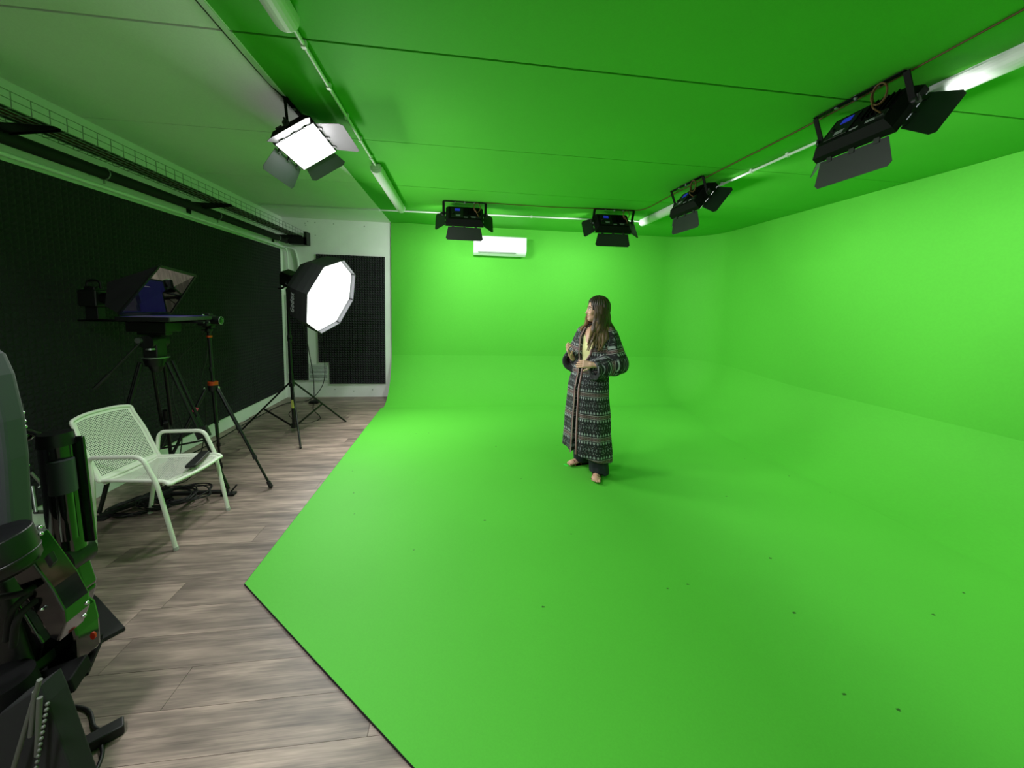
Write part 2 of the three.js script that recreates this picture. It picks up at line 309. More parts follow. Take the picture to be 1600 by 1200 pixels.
// ------------------------------------------------------------------ LED panel lamps with barn doors
const sparkPrint = (n, w, h) => { const g = []; for (let i = 0; i < n; i++) g.push(new THREE.BoxGeometry(w * (0.5 + 0.5 * hash(i, 1, 9)), h, 0.0008).translate(0, -i * h * 1.9, 0)); return g; };
function ledPanel(label, mount, turn, tiltDeg, doors, radiance, group, extra = {}) {
  const g = thing('panel_light', label, 'studio light', mount, turn, group), t = tiltDeg * Math.PI / 180;
  const [dy, dz] = extra.offset ?? [-0.19, 0.10];
  const Mx = new THREE.Matrix4().makeRotationX(t).setPosition(0, dy, dz);          // face centre, +z is the way it shines
  const head = (gs) => merge(gs).applyMatrix4(Mx);
  const W = 0.24, H = 0.1485;
  // housing: wedge shaped back with cooling step
  const hs = (w0, h0, z0, w1, h1, z1) => { const b = new THREE.BoxGeometry(2, 2, 1), p = b.attributes.position; for (let i = 0; i < p.count; i++) { const f = p.getZ(i) > 0; p.setXYZ(i, p.getX(i) * (f ? w1 : w0), p.getY(i) * (f ? h1 : h0), f ? z1 : z0); } b.computeVertexNormals(); return b; };
  part('housing', head([hs(W - 0.035, H - 0.035, -0.085, W, H, -0.035), hs(W, H, -0.035, W, H, -0.012)]), M.ledBlack, g, 'black metal housing');
  const fr = [box(-W, W, H - 0.018, H, -0.012, 0.004), box(-W, W, -H, -H + 0.018, -0.012, 0.004), box(-W, -W + 0.024, -H + 0.018, H - 0.018, -0.012, 0.004), box(W - 0.024, W, -H + 0.018, H - 0.018, -0.012, 0.004)];
  part('front_frame', head(fr), M.ledBlack, g);
  part('diffuser', head(box(-0.228, 0.228, -0.139, 0.139, 0.0, 0.009)), M.glow, g, 'glowing white diffuser');
  const light = new THREE.RectAreaLight(new THREE.Color(1, 0.99, 1), radiance, 0.4, 0.24);
  light.position.set(0, 0, 0.012).applyMatrix4(Mx); light.quaternion.setFromEuler(new THREE.Euler(t, 0, 0)).multiply(new THREE.Quaternion().setFromEuler(new THREE.Euler(0, Math.PI, 0)));
  light.castShadow = true; light.name = 'panel_light_source'; g.add(light);
  // back of the lamp: display, knobs and print
  const bx = part('control_plate', head(rbox(0.02, 0.17, -0.085, 0.085, -0.092, -0.084, 0.003)), M.black, g);
  part('display', head(box(0.06, 0.125, 0.03, 0.072, -0.0945, -0.0915)), M.display, bx, 'small lit blue display');
  part('knob', head(new THREE.CylinderGeometry(0.013, 0.014, 0.018, 14).rotateX(Math.PI / 2).translate(0.145, -0.01, -0.098)), M.black, bx);
  part('print', head([...sparkPrint(3, 0.07, 0.006).map((q) => q.translate(0.085, -0.04, -0.0925)), ...sparkPrint(2, 0.075, 0.007).map((q) => q.translate(-0.11, -0.06, -0.0858)), ...sparkPrint(2, 0.06, 0.005).map((q) => q.translate(-0.015, -0.07, -0.0858))]), M.print, g, 'small grey printed lines').userData.kind = 'stuff';
  part('heat_sink', head([0, 1, 2, 3, 4, 5].map((k) => box(-0.18 + k * 0.028, -0.174 + k * 0.028, -0.03, 0.1, -0.1, -0.083))), M.ledBlack, g);
  part('power_socket', head(rbox(-0.2, -0.15, -0.09, -0.045, -0.1, -0.08, 0.003)), M.black, g);
  // yoke
  const piv = V(0, 0, -0.045).applyMatrix4(Mx), y0 = -0.012;
  part('yoke', [beam([-0.268, y0, 0], [0.268, y0, 0], 0.03, 0.006), ...[-1, 1].map((s) => beam([s * 0.265, y0, 0], [s * 0.265, piv.y, piv.z], 0.006, 0.032, V(1, 0, 0)).translate(0, 0, 0))].flat(), M.ledBlack, g);
  part('mount_bolt', [rod([0, 0, 0], [0, -0.03, 0], 0.008), ...[-0.12, 0, 0.12].map((x) => new THREE.CylinderGeometry(0.012, 0.012, 0.006, 12).translate(x, -0.018, 0))], M.zinc, g);
  for (const s of [-1, 1]) part('tilt_knob', [new THREE.CylinderGeometry(0.022, 0.02, 0.02, 16).rotateZ(Math.PI / 2).translate(s * 0.28, piv.y, piv.z), rod([s * 0.29, piv.y - 0.005, piv.z], [s * 0.292, piv.y + 0.03, piv.z - 0.01], 0.006)], M.black, g);
  // barn doors: hinge edge, opening angle from straight ahead (0) to flat open (90)
  const door = (len, w0, w1, ang, axis, sgn) => {
    const sh = new THREE.Shape(); const c = 0.022;
    sh.moveTo(-w0, 0); sh.lineTo(w0, 0); sh.lineTo(w1, len - c); sh.lineTo(w1 - c, len); sh.lineTo(-w1 + c, len); sh.lineTo(-w1, len - c); sh.closePath();
    const e = new THREE.ExtrudeGeometry(sh, { depth: 0.002, bevelEnabled: false }); // lies in x (along hinge), y (outwards)
    const hinges = [-0.7, 0, 0.7].map((k) => box(k * w0 - 0.016, k * w0 + 0.016, -0.014, 0.016, -0.005, 0.007));
    const m = new THREE.Matrix4(), a = ang * Math.PI / 180, u = Math.sin(a), f = Math.cos(a);
    const out = axis === 'y' ? V(0, sgn * u, f) : V(sgn * u, 0, f), al = axis === 'y' ? V(1, 0, 0) : V(0, 1, 0), nn = al.clone().cross(out);
    m.makeBasis(al, out, nn).setPosition(axis === 'y' ? V(0, sgn * (H + 0.006), 0.006) : V(sgn * (W + 0.006), 0, 0.006));
    const d = part('barn_door', head(e.applyMatrix4(m)), M.doorPaint, g, 'black metal barn door');
    for (const q of hinges) part('hinge', head(q.applyMatrix4(m)), M.black, d);
  };
  const [top, bottom, left, right] = doors;
  door(0.17, 0.215, 0.235, top, 'y', 1); door(0.165, 0.205, 0.235, bottom, 'y', -1); door(0.15, 0.125, 0.15, left, 'x', -1); door(0.15, 0.125, 0.15, right, 'x', 1);
  // coiled mains lead hanging from the yoke
  if (!extra.noCoil) {
    const c = []; for (let i = 0; i <= 60; i++) { const a = i / 60 * Math.PI * 2 * 3; c.push([-0.155 + 0.04 * Math.cos(a), -0.075 + 0.055 * Math.sin(a), -0.02 + 0.008 * (i / 60 - 0.5) + 0.004 * Math.sin(a * 0.7)]); }
    const sock = V(-0.175, -0.068, -0.1).applyMatrix4(Mx);
    part('mains_lead', tube([...c, [sock.x + 0.02, (sock.y - 0.1) / 2 - 0.01, sock.z - 0.03], [sock.x, sock.y, sock.z]], 0.0045, 160, 6), M.cableBrown, g, 'coiled brown cable');
  }
  return g;
}
M.doorPaint = std(0x15161a, 0.5);
ledPanel('black panel light with barn doors above the air conditioner', [0.04, HC, -5.04], Math.PI, 37, [12, 53, 58, 58], LED_RADIANCE, undefined);
ledPanel('black panel light with barn doors on the wire between air conditioner and far corner', [1.99, HC, -4.97], Math.PI - 0.04, 37, [12, 53, 62, 55], LED_RADIANCE, undefined);
ledPanel('black panel light facing the side wall, first along from the far corner', [2.29, HC, -3.83], Math.PI / 2 + 0.03, 37, [12, 50, 50, 50], LED_RADIANCE);
ledPanel('black panel light facing the side wall, beside the batten lamp away from the corner', [2.335, HC, -2.145], Math.PI / 2, 37, [12, 52, 50, 50], LED_RADIANCE);
ledPanel('black panel light facing the side wall, third along from the far corner', [2.335, HC, -0.45], Math.PI / 2, 37, [12, 52, 50, 50], LED_RADIANCE);
ledPanel('brightly lit panel light hanging where the white ceiling meets the green', [-1.13, HC, -3.04], Math.PI / 2, 57, [58, 60, 75, 72], BACKLIGHT_RADIANCE, undefined, { offset: [-0.215, 0.035], noCoil: true });
ledPanel('panel light next along the pale ceiling strip above the padded seat back', [-1.13, HC, -0.35], Math.PI / 2 - 0.25, 74, [70, 78, 70, 70], NEAR_RADIANCE, undefined, { offset: [-0.215, 0.035], noCoil: true });
const wirePts = [[0.3, HC - 0.006, -5.03], [0.8, HC - 0.012, -5.015], [1.3, HC - 0.014, -5.0], [1.72, HC - 0.006, -4.98], [2.25, HC - 0.006, -4.95], [2.34, HC - 0.006, -4.9], [2.36, HC - 0.006, -4.2], [2.37, HC - 0.006, -3.4], [2.385, HC - 0.006, -2.6], [2.37, HC - 0.006, -1.9], [2.345, HC - 0.006, -1.2], [2.34, HC - 0.006, 0.2]];
tag(mesh('ceiling_wire', tube(wirePts, 0.005, 120, 6), M.cableBrown), 'thin brown wire strung along the ceiling from panel light to panel light', 'cable');

// ------------------------------------------------------------------ octagonal softbox on its light stand
const font = await new FontLoader().loadAsync('fonts/droid/droid_sans_bold.typeface.json');
const standAt = V(-1.96, 0, -4.79);
{
  const s = thing('light_stand', 'tall black three legged light stand under the octagonal softbox', 'light stand', standAt.toArray());
  part('lower_tube', rod([0, 0.06, 0], [-0.012, 0.72, 0], 0.02, 0.02, 14), M.blackMetal, s);
  part('middle_tube', rod([-0.011, 0.62, 0], [-0.02, 1.15, 0], 0.016, 0.016, 14), M.blackMetal, s);
  part('upper_tube', rod([-0.02, 1.1, 0], [-0.03, 1.69, 0], 0.0125, 0.0125, 14), M.blackMetal, s);
  part('collar', [rod([-0.011, 0.56, 0], [-0.012, 0.64, 0], 0.03, 0.03, 16), rod([-0.01, 0.6, 0.02], [-0.01, 0.6, 0.06], 0.01)], M.black, s);
  part('collar', [rod([-0.02, 1.1, 0], [-0.02, 1.17, 0], 0.024, 0.024, 16), rod([-0.02, 1.13, 0.02], [0.02, 1.13, 0.05], 0.009)], M.black, s);
  part('hub', rod([0, 0.06, 0], [0, 0.11, 0], 0.032, 0.032, 16), M.black, s);
  part('sticker', rod([-0.004, 0.3, 0], [-0.0055, 0.4, 0], 0.0206, 0.0206, 14), std(0xc9c268, 0.6), s, 'pale yellow sticker');
  for (const [x, z] of [[0.36, -0.3], [0.32, 0.62], [-0.6, -0.02]]) {
    const L = Math.hypot(x, z), k = 0.62 / L * 0.95, f = V(x * k * 1.05, 0.008, z * k * 1.05), top = V(x / L * 0.03 - 0.01, 0.6, z / L * 0.03), mid = top.clone().lerp(f, 0.52);
    const l = part('leg', rod(top, f, 0.0105, 0.0105, 8), M.blackMetal, s);
    part('foot', ball(f, 0.013, 8), M.rubber, l);
    part('brace', beam([x / L * 0.03, 0.085, z / L * 0.03], mid, 0.008, 0.02), M.blackMetal, s);
  }
}
{
  const C = V(-1.474, 1.623, -4.727), n = V(0.914, -0.314, 0.256).normalize(), xx = V(0.357, 0.325, -0.875), x = xx.addScaledVector(n, -xx.dot(n)).normalize(), y = n.clone().cross(x);
  const g = new THREE.Group(); g.name = numbered('octagonal_softbox'); scene.add(g); g.position.copy(C); g.quaternion.setFromRotationMatrix(new THREE.Matrix4().makeBasis(x, y, n));
  tag(g, 'large glowing octagonal softbox with black fabric sides on a stand', 'softbox');
  const R = 0.45, oct = (pts, ph = Math.PI / 8) => { const l = new THREE.LatheGeometry(pts.map(([r, z]) => new THREE.Vector2(r, z)), 8, ph).toNonIndexed(); l.computeVertexNormals(); return l.rotateX(Math.PI / 2); };
  part('fabric_shell', oct([[R, 0], [R + 0.002, -0.06], [0.445, -0.14], [0.42, -0.23], [0.35, -0.32], [0.22, -0.38], [0.09, -0.41]]), M.blackCloth, g, 'black fabric sides');
  part('lip', oct([[R - 0.002, 0.001], [R - 0.006, -0.03], [R - 0.02, -0.055]]), std(0x77747c, 0.8), g, 'grey inner rim');
  part('diffuser', new THREE.CircleGeometry(R - 0.012, 8, Math.PI / 8).translate(0, 0, -0.05), M.glow, g, 'glowing white front cloth');
  for (let i = 0; i < 8; i++) { const a = Math.PI / 8 + i * Math.PI / 4; part('rib_pocket', rod([R * Math.sin(a), R * Math.cos(a), 0.002], [(R - 0.02) * Math.sin(a), (R - 0.02) * Math.cos(a), -0.05], 0.008, 0.006, 6), M.blackCloth, g); }
  part('rim_piping', (() => { const p = []; for (let i = 0; i < 8; i++) { const a = Math.PI / 8 + i * Math.PI / 4, b = a + Math.PI / 4; p.push(rod([R * Math.sin(a), R * Math.cos(a), 0.001], [R * Math.sin(b), R * Math.cos(b), 0.001], 0.004, 0.004, 6)); } return p; })(), std(0x55545c, 0.8), g);
  part('speed_ring', new THREE.CylinderGeometry(0.092, 0.085, 0.03, 24).rotateX(Math.PI / 2).translate(0, 0, -0.41), M.blackMetal, g);
  const hd = part('lamp_head', [rbox(-0.06, 0.06, -0.065, 0.075, -0.66, -0.42, 0.012), rbox(-0.065, 0.065, 0.075, 0.11, -0.64, -0.5, 0.006)], M.black, g, 'black lamp head');
  part('print', [box(-0.066, -0.0612, 0.0, 0.012, -0.56, -0.5), box(-0.066, -0.0612, -0.02, -0.014, -0.57, -0.5)], M.print, hd);
  part('handle', tube([[0, -0.06, -0.62], [0.0, -0.12, -0.66], [0.0, -0.15, -0.72]], 0.012, 12, 8), M.black, hd);
  const inv = new THREE.Matrix4().makeBasis(x, y, n).setPosition(C).invert(), tp = V(-1.99, 1.69, -4.79).applyMatrix4(inv);
  part('bracket', [beam(tp, V(tp.x * 0.4, -0.07, -0.54), 0.03, 0.03), beam([-0.07, 0, -0.54], [0.07, 0, -0.54], 0.02, 0.02), beam(V(tp.x * 0.4, -0.07, -0.54), [-0.065, 0.02, -0.54], 0.012, 0.03, V(0, 0, 1))], M.black, g);
  // maker's lettering on the side cloth that faces the room
  const al = -Math.PI / 2, c8 = Math.cos(Math.PI / 8), P = (r, z) => V(r * c8 * Math.sin(al), r * c8 * Math.cos(al), z);
  const p0 = P(0.42, -0.23), p1 = P(0.445, -0.14), upv = p0.clone().sub(p1).normalize(), base = V(0, 1, 0), nn = base.clone().cross(upv);
  const place = (str, size, off) => { const t = new TextGeometry(str, { font, size, depth: 0.0015, curveSegments: 4 }); t.computeBoundingBox(); t.translate(-t.boundingBox.max.x / 2, 0, 0); return t.applyMatrix4(new THREE.Matrix4().makeBasis(base, upv, nn).setPosition(p1.clone().addScaledVector(upv, off).addScaledVector(nn, 0.004))); };
  part('lettering', place('Godox', 0.055, 0.022), std(0xb9bcc2, 0.6), g, 'white lettering');
  const light = new THREE.RectAreaLight(new THREE.Color(1, 0.975, 0.95), OCTA_RADIANCE, 0.72, 0.72);
  light.position.set(0, 0, 0.004); light.rotation.y = Math.PI; light.castShadow = true; light.name = 'softbox_source'; g.add(light);
}
tag(mesh('power_cable', tube([[-1.99, 1.6, -4.95], [-2.05, 1.2, -5.4], [-2.25, 0.8, -6.1], [-2.27, 0.35, -6.3], [-2.25, 0.06, -6.25], [-2.23, 0.02, -6.2]], 0.006, 60, 6), M.cable), 'thin black cable hanging behind the softbox down to the floor plug', 'cable');
tag(mesh('power_cable', tube([[-2.14, 1.7, -5.2], [-2.15, 1.2, -6.2], [-2.15, 0.6, -6.45], [-2.17, 0.25, -6.4], [-2.35, 0.02, -6.35], [-2.6, 0.01, -6.2], [-2.68, 0.01, -5.4], [-2.66, 0.01, -4.4], [-2.7, 0.01, -3.8]], 0.006, 90, 6), M.cable), 'black cable looping down by the vent and along the skirting', 'cable');
tag(mesh('power_cable', tube([[-1.95, 0.3, -4.82], [-2.1, 0.15, -5.0], [-2.0, 0.012, -5.1], [-1.85, 0.008, -5.3], [-2.1, 0.008, -5.8], [-2.22, 0.02, -6.15]], 0.004, 60, 6), M.cable), 'thin wire winding from the light stand across the wood floor', 'cable');
tag(mesh('floor_plug', rbox(-2.3, -2.16, 0, 0.04, -6.24, -6.15, 0.012), M.rubber), 'small black plug block on the wood floor below the vent', 'plug');

// ------------------------------------------------------------------ services along the left wall
{
  const t = thing('cable_tray', 'wire mesh cable tray running under the ceiling above the black foam', 'cable tray', [-2.52, 2.56, 0]);
  const z0 = -6.52, z1 = 0.4, w = 0.11, h = 0.085;
  for (let k = 0; k < 6; k++) part('wire', rod([-w + k * w * 0.4, 0, z0], [-w + k * w * 0.4, 0, z1], 0.0026, 0.0026, 5), M.zinc, t);
  for (const s of [-1, 1]) for (const y of [h * 0.5, h]) part('wire', rod([s * (w + 0.002), y, z0], [s * (w + 0.002), y, z1], 0.0026, 0.0026, 5), M.zinc, t);
  const rung = bentTube([[-w - 0.004, h, 0], [-w - 0.004, -0.004, 0], [w + 0.004, -0.004, 0], [w + 0.004, h, 0]], 0.0026, 0.012, 5);
  for (let z = z0; z <= z1; z += 0.1) { const o = part('rung', rung, M.zinc, t); o.position.z = z; }
  part('hanger', beam([w + 0.008, 0.085, -4.2], [w + 0.008, 0.31, -4.2], 0.014, 0.006), M.blackMetal, t);
  part('end_box', [box(-0.12, 0.14, -0.11, 0.0, ZB + 0.005, -6.45), box(0.1, 0.145, -0.11, 0.085, ZB + 0.005, -6.45)], M.black, t, 'black box at the end of the tray');
  for (const z of [-2.75, -4.5, -6.3, -1.0]) { // cantilever arms
    const sh = new THREE.Shape(); sh.moveTo(0, 0); sh.lineTo(0.41, 0); sh.lineTo(0.41, -0.018); sh.lineTo(0.03, -0.075); sh.lineTo(0, -0.075); sh.closePath();
    part('bracket', [new THREE.ExtrudeGeometry(sh, { depth: 0.003, bevelEnabled: false }).translate(-0.27, -0.006, z), new THREE.ExtrudeGeometry(sh, { depth: 0.003, bevelEnabled: false }).translate(-0.27, -0.006, z + 0.035), box(-0.27, 0.14, -0.01, -0.006, z, z + 0.038), box(-0.27, -0.262, -0.12, 0.02, z - 0.012, z + 0.05)], M.blackMetal, t);
  }
  const names = ['black', 'black', 'dark red', 'black', 'dark red', 'black', 'black'];
  for (let k = 0; k < 7; k++) {
    const pts = []; for (let z = 0.4; z > -6.5; z -= 0.4) pts.push([-2.61 + k * 0.025 + rr(-0.004, 0.004), 2.573 + rr(0, 0.003), z]);
    tag(mesh('tray_cable', tube(pts, 0.0075, 90, 6), names[k] === 'black' ? M.cable : M.cableRed), names[k] === 'black' ? 'black cable lying lengthwise in the wire mesh tray' : 'dark red cable lying lengthwise in the wire mesh tray', 'cable', `${names[k]} cables in the wire tray`);
  }
}
{
  const p = thing('insulated_pipe', 'thick black insulated pipe under the wire cable tray', 'pipe', [-2.685, 2.475, 0]);
  part('insulation', rod([0, 0.025, -6.5], [0, 0, 0.4], 0.042, 0.042, 16), M.rubber, p);
  for (const z of [-3.4, -4.78, -6.2, -1.9]) {
    part('clamp', [new THREE.TorusGeometry(0.045, 0.004, 6, 24).translate(0, 0.012 - z * 0.0008, z), rod([-0.1, 0.0, z], [-0.044, 0.01, z], 0.006), rod([0.0, -0.06, z], [0.0, -0.036, z], 0.006)], M.zinc, p, 'zinc pipe clamp');
  }
}
tag(mesh('wall_conduit', bentTube([[-2.74, 2.405, 0.6], [-2.74, 2.405, -6.545], [-2.6, 2.4, -6.575], [-2.56, 2.2, -6.585], [-2.56, 1.7, -6.59]], 0.016, 0.06, 10), M.conduit), 'white pipe along the top of the black foam turning down in the corner', 'conduit');
tag(mesh('wall_conduit', bentTube([[-2.71, 2.395, -6.5], [-2.71, 2.35, -6.57], [-2.71, 1.7, -6.59]], 0.011, 0.03, 10), M.conduit), 'white pipe running straight down the corner of the end wall', 'conduit');

// ------------------------------------------------------------------ white perforated armchair
{
  const g = thing('armchair', 'white metal armchair with perforated seat and back', 'chair', [-1.99, 0, -2.775], -0.09);
  const holes = (nx, ny, mx, my) => { const c = document.createElement('canvas'); c.width = c.height = 1024; const q = c.getContext('2d'); q.fillStyle = '#fff'; q.fillRect(0, 0, 1024, 1024); q.fillStyle = '#000';
    const sx = 1024 * (1 - 2 * mx) / nx, sy = 1024 * (1 - 2 * my) / ny;
    for (let i = 0; i < nx; i++) for (let j = 0; j < ny; j++) q.fillRect(1024 * mx + i * sx + sx * 0.2, 1024 * my + j * sy + sy * 0.22, sx * 0.62, sy * 0.6);
    const t = new THREE.CanvasTexture(c); t.magFilter = THREE.LinearFilter; return t; };
  const sheet = (fn, nu, nv) => { const pos = [], uv = [], idx = []; for (let i = 0; i <= nu; i++) for (let j = 0; j <= nv; j++) { pos.push(...fn(i / nu, j / nv)); uv.push(i / nu, j / nv); } for (let i = 0; i < nu; i++) for (let j = 0; j < nv; j++) { const a = i * (nv + 1) + j, b = a + nv + 1; idx.push(a, b, a + 1, b, b + 1, a + 1); } const s = new THREE.BufferGeometry(); s.setAttribute('position', new THREE.Float32BufferAttribute(pos, 3)); s.setAttribute('uv', new THREE.Float32BufferAttribute(uv, 2)); s.setIndex(idx); s.computeVertexNormals(); return s; };
  const perf = (nx, ny, mx, my) => phys(0xdfe3d6, 0.42, { alphaMap: holes(nx, ny, mx, my), alphaTest: 0.5 });
  // back and seat follow one bent profile; local x is forward, z sideways (+z towards the room)
  const ss = (a, b, t) => { t = Math.min(1, Math.max(0, (t - a) / (b - a))); return t * t * (3 - 2 * t); };
  const half = (v) => 0.215 + 0.02 * Math.sin(v * 3.14) - 0.05 * ss(0.9, 1, v) * 0.6;
  const backP = (u, v) => { const w = 0.19 + 0.035 * ss(0, 0.5, 1 - v) * 0.6, s = (u - 0.5) * 2, c = Math.pow(Math.abs(s), 4) * 0.02 * v; return [-0.2 - 0.155 * v - 0.03 * (1 - s * s) * v + 0.02, 0.43 + 0.385 * v - c, s * w]; };
  const seatP = (u, v) => { const s = (u - 0.5) * 2, w = 0.195 + 0.03 * v, front = ss(0.82, 1, v); return [-0.18 + 0.45 * v - 0.025 * s * s * front, 0.43 + 0.012 * v - 0.022 * (1 - s * s) * (1 - front) - 0.02 * front * front, s * w]; };
  part('backrest', sheet(backP, 24, 20), perf(34, 34, 0.06, 0.06), g, 'perforated white back');
  part('seat', sheet(seatP, 24, 24), perf(36, 36, 0.06, 0.05), g, 'perforated white seat');
  const rim = (fn, r) => { const p = []; for (let k = 0; k < 10; k++) p.push(fn(k / 10, 0)); for (let k = 0; k < 10; k++) p.push(fn(1, k / 10)); for (let k = 0; k < 10; k++) p.push(fn(1 - k / 10, 1)); for (let k = 0; k < 10; k++) p.push(fn(0, 1 - k / 10)); return tube(p, r, 160, 8, true); };
  part('back_rim', rim(backP, 0.011), M.chair, g); part('seat_rim', rim(seatP, 0.011), M.chair, g);
  for (const [x, w] of [[0.19, 0.2], [-0.17, 0.19]]) part('cross_tube', rod([x, 0.41, -w], [x, 0.41, w], 0.01), M.chair, g);
  for (const s of [-1, 1]) {
    const l = part('leg_and_arm', bentTube([[0.27, 0.005, s * 0.235], [0.19, 0.43, s * 0.245], [0.115, 0.605, s * 0.25], [-0.2, 0.595, s * 0.245], [-0.205, 0.43, s * 0.225], [-0.255, 0.005, s * 0.195]], 0.0125, 0.05, 12), M.chair, g, 'bent white tube forming front leg, armrest and rear leg');
    part('foot_cap', [rod([0.271, 0, s * 0.235], [0.268, 0.02, s * 0.235], 0.0145), rod([-0.256, 0, s * 0.195], [-0.254, 0.02, s * 0.195], 0.0145)], std(0xa9aca4, 0.6), l);
  }
  const d = thing('remote_control', 'long black remote control lying on the seat of the white armchair', 'remote control', [-1.79, 0.449, -2.83], 0.25);
  part('body', rbox(-0.03, 0.03, 0, 0.02, -0.14, 0.13, 0.006), M.black, d);
  part('edge_strip', rbox(0.0295, 0.0315, 0.003, 0.012, -0.13, 0.12, 0.0008, 1), std(0x3a1420, 0.5), d, 'dark wine red edge');
}
// ------------------------------------------------------------------ teleprompter on its video tripod
const T1 = V(-2.25, 0, -3.17);
{
  const t = thing('video_tripod', 'heavy black twin tube video tripod behind the white armchair', 'tripod', T1.toArray());
  const feet = [[0.42, -0.06], [-0.25, 0.24], [-0.24, -0.45]];
  part('bowl', [new THREE.CylinderGeometry(0.075, 0.06, 0.06, 20).translate(0, 1.09, 0), new THREE.CylinderGeometry(0.05, 0.03, 0.05, 16).translate(0, 1.04, 0)], M.blackMetal, t);
  part('crown_plate', new THREE.CylinderGeometry(0.082, 0.082, 0.006, 20).translate(0, 1.123, 0), M.zinc, t, 'bright rim of the tripod bowl');
  for (const [x, z] of feet) {
    const L = Math.hypot(x, z), d = V(x / L, 0, z / L), s = V(-d.z, 0, d.x), top = d.clone().multiplyScalar(0.085).setY(1.09), foot = V(x, 0.05, z), mid = top.clone().lerp(foot, 0.55);
    const l = part('leg', [-1, 1].map((k) => rod(top.clone().addScaledVector(s, k * 0.035), mid.clone().addScaledVector(s, k * 0.03), 0.011)), M.blackMetal, t, 'upper twin tubes');
    part('lower_leg', rod(top.clone().lerp(foot, 0.42), foot, 0.016, 0.013), M.blackMetal, l);
    part('clamp', beam(top.clone().lerp(foot, 0.5), top.clone().lerp(foot, 0.58), 0.09, 0.035, s, 0.006), M.black, l);
    part('foot', [rbox(x - 0.05, x + 0.05, 0, 0.02, z - 0.028, z + 0.028, 0.006), beam(foot, [x, 0.02, z], 0.03, 0.03), beam([x + 0.02 * d.x, 0.03, z + 0.02 * d.z], [x + 0.06 * d.x, 0.08, z + 0.06 * d.z], 0.012, 0.012)], M.rubber, l);
    part('floor_spreader', beam([0, 0.055, 0], [x, 0.028, z], 0.03, 0.022), M.black, t);
    part('mid_spreader', rod([0, 0.42, 0], top.clone().lerp(foot, 0.6), 0.007), M.black, t);
  }
  part('spreader_hub', new THREE.CylinderGeometry(0.05, 0.05, 0.03, 16).translate(0, 0.05, 0), M.black, t);
  part('fluid_head', [rbox(-0.05, 0.05, 1.12, 1.27, -0.05, 0.05, 0.012), new THREE.CylinderGeometry(0.05, 0.05, 0.16, 20).rotateX(Math.PI / 2).translate(0, 1.24, 0), rbox(-0.09, 0.1, 1.29, 1.315, -0.035, 0.035, 0.004)], M.black, t);
  part('drag_knob', [new THREE.CylinderGeometry(0.02, 0.02, 0.02, 16).rotateX(Math.PI / 2).translate(-0.04, 1.255, 0.09), new THREE.CylinderGeometry(0.028, 0.03, 0.012, 16).translate(0.01, 1.19, 0.055).rotateX(0)], M.zinc, t, 'metal drag knobs');
  part('pan_handle', [rod([-0.03, 1.24, 0.09], [-0.2, 0.98, 0.2], 0.008), rod([-0.17, 1.025, 0.18], [-0.235, 0.93, 0.22], 0.014)], M.black, t);
}
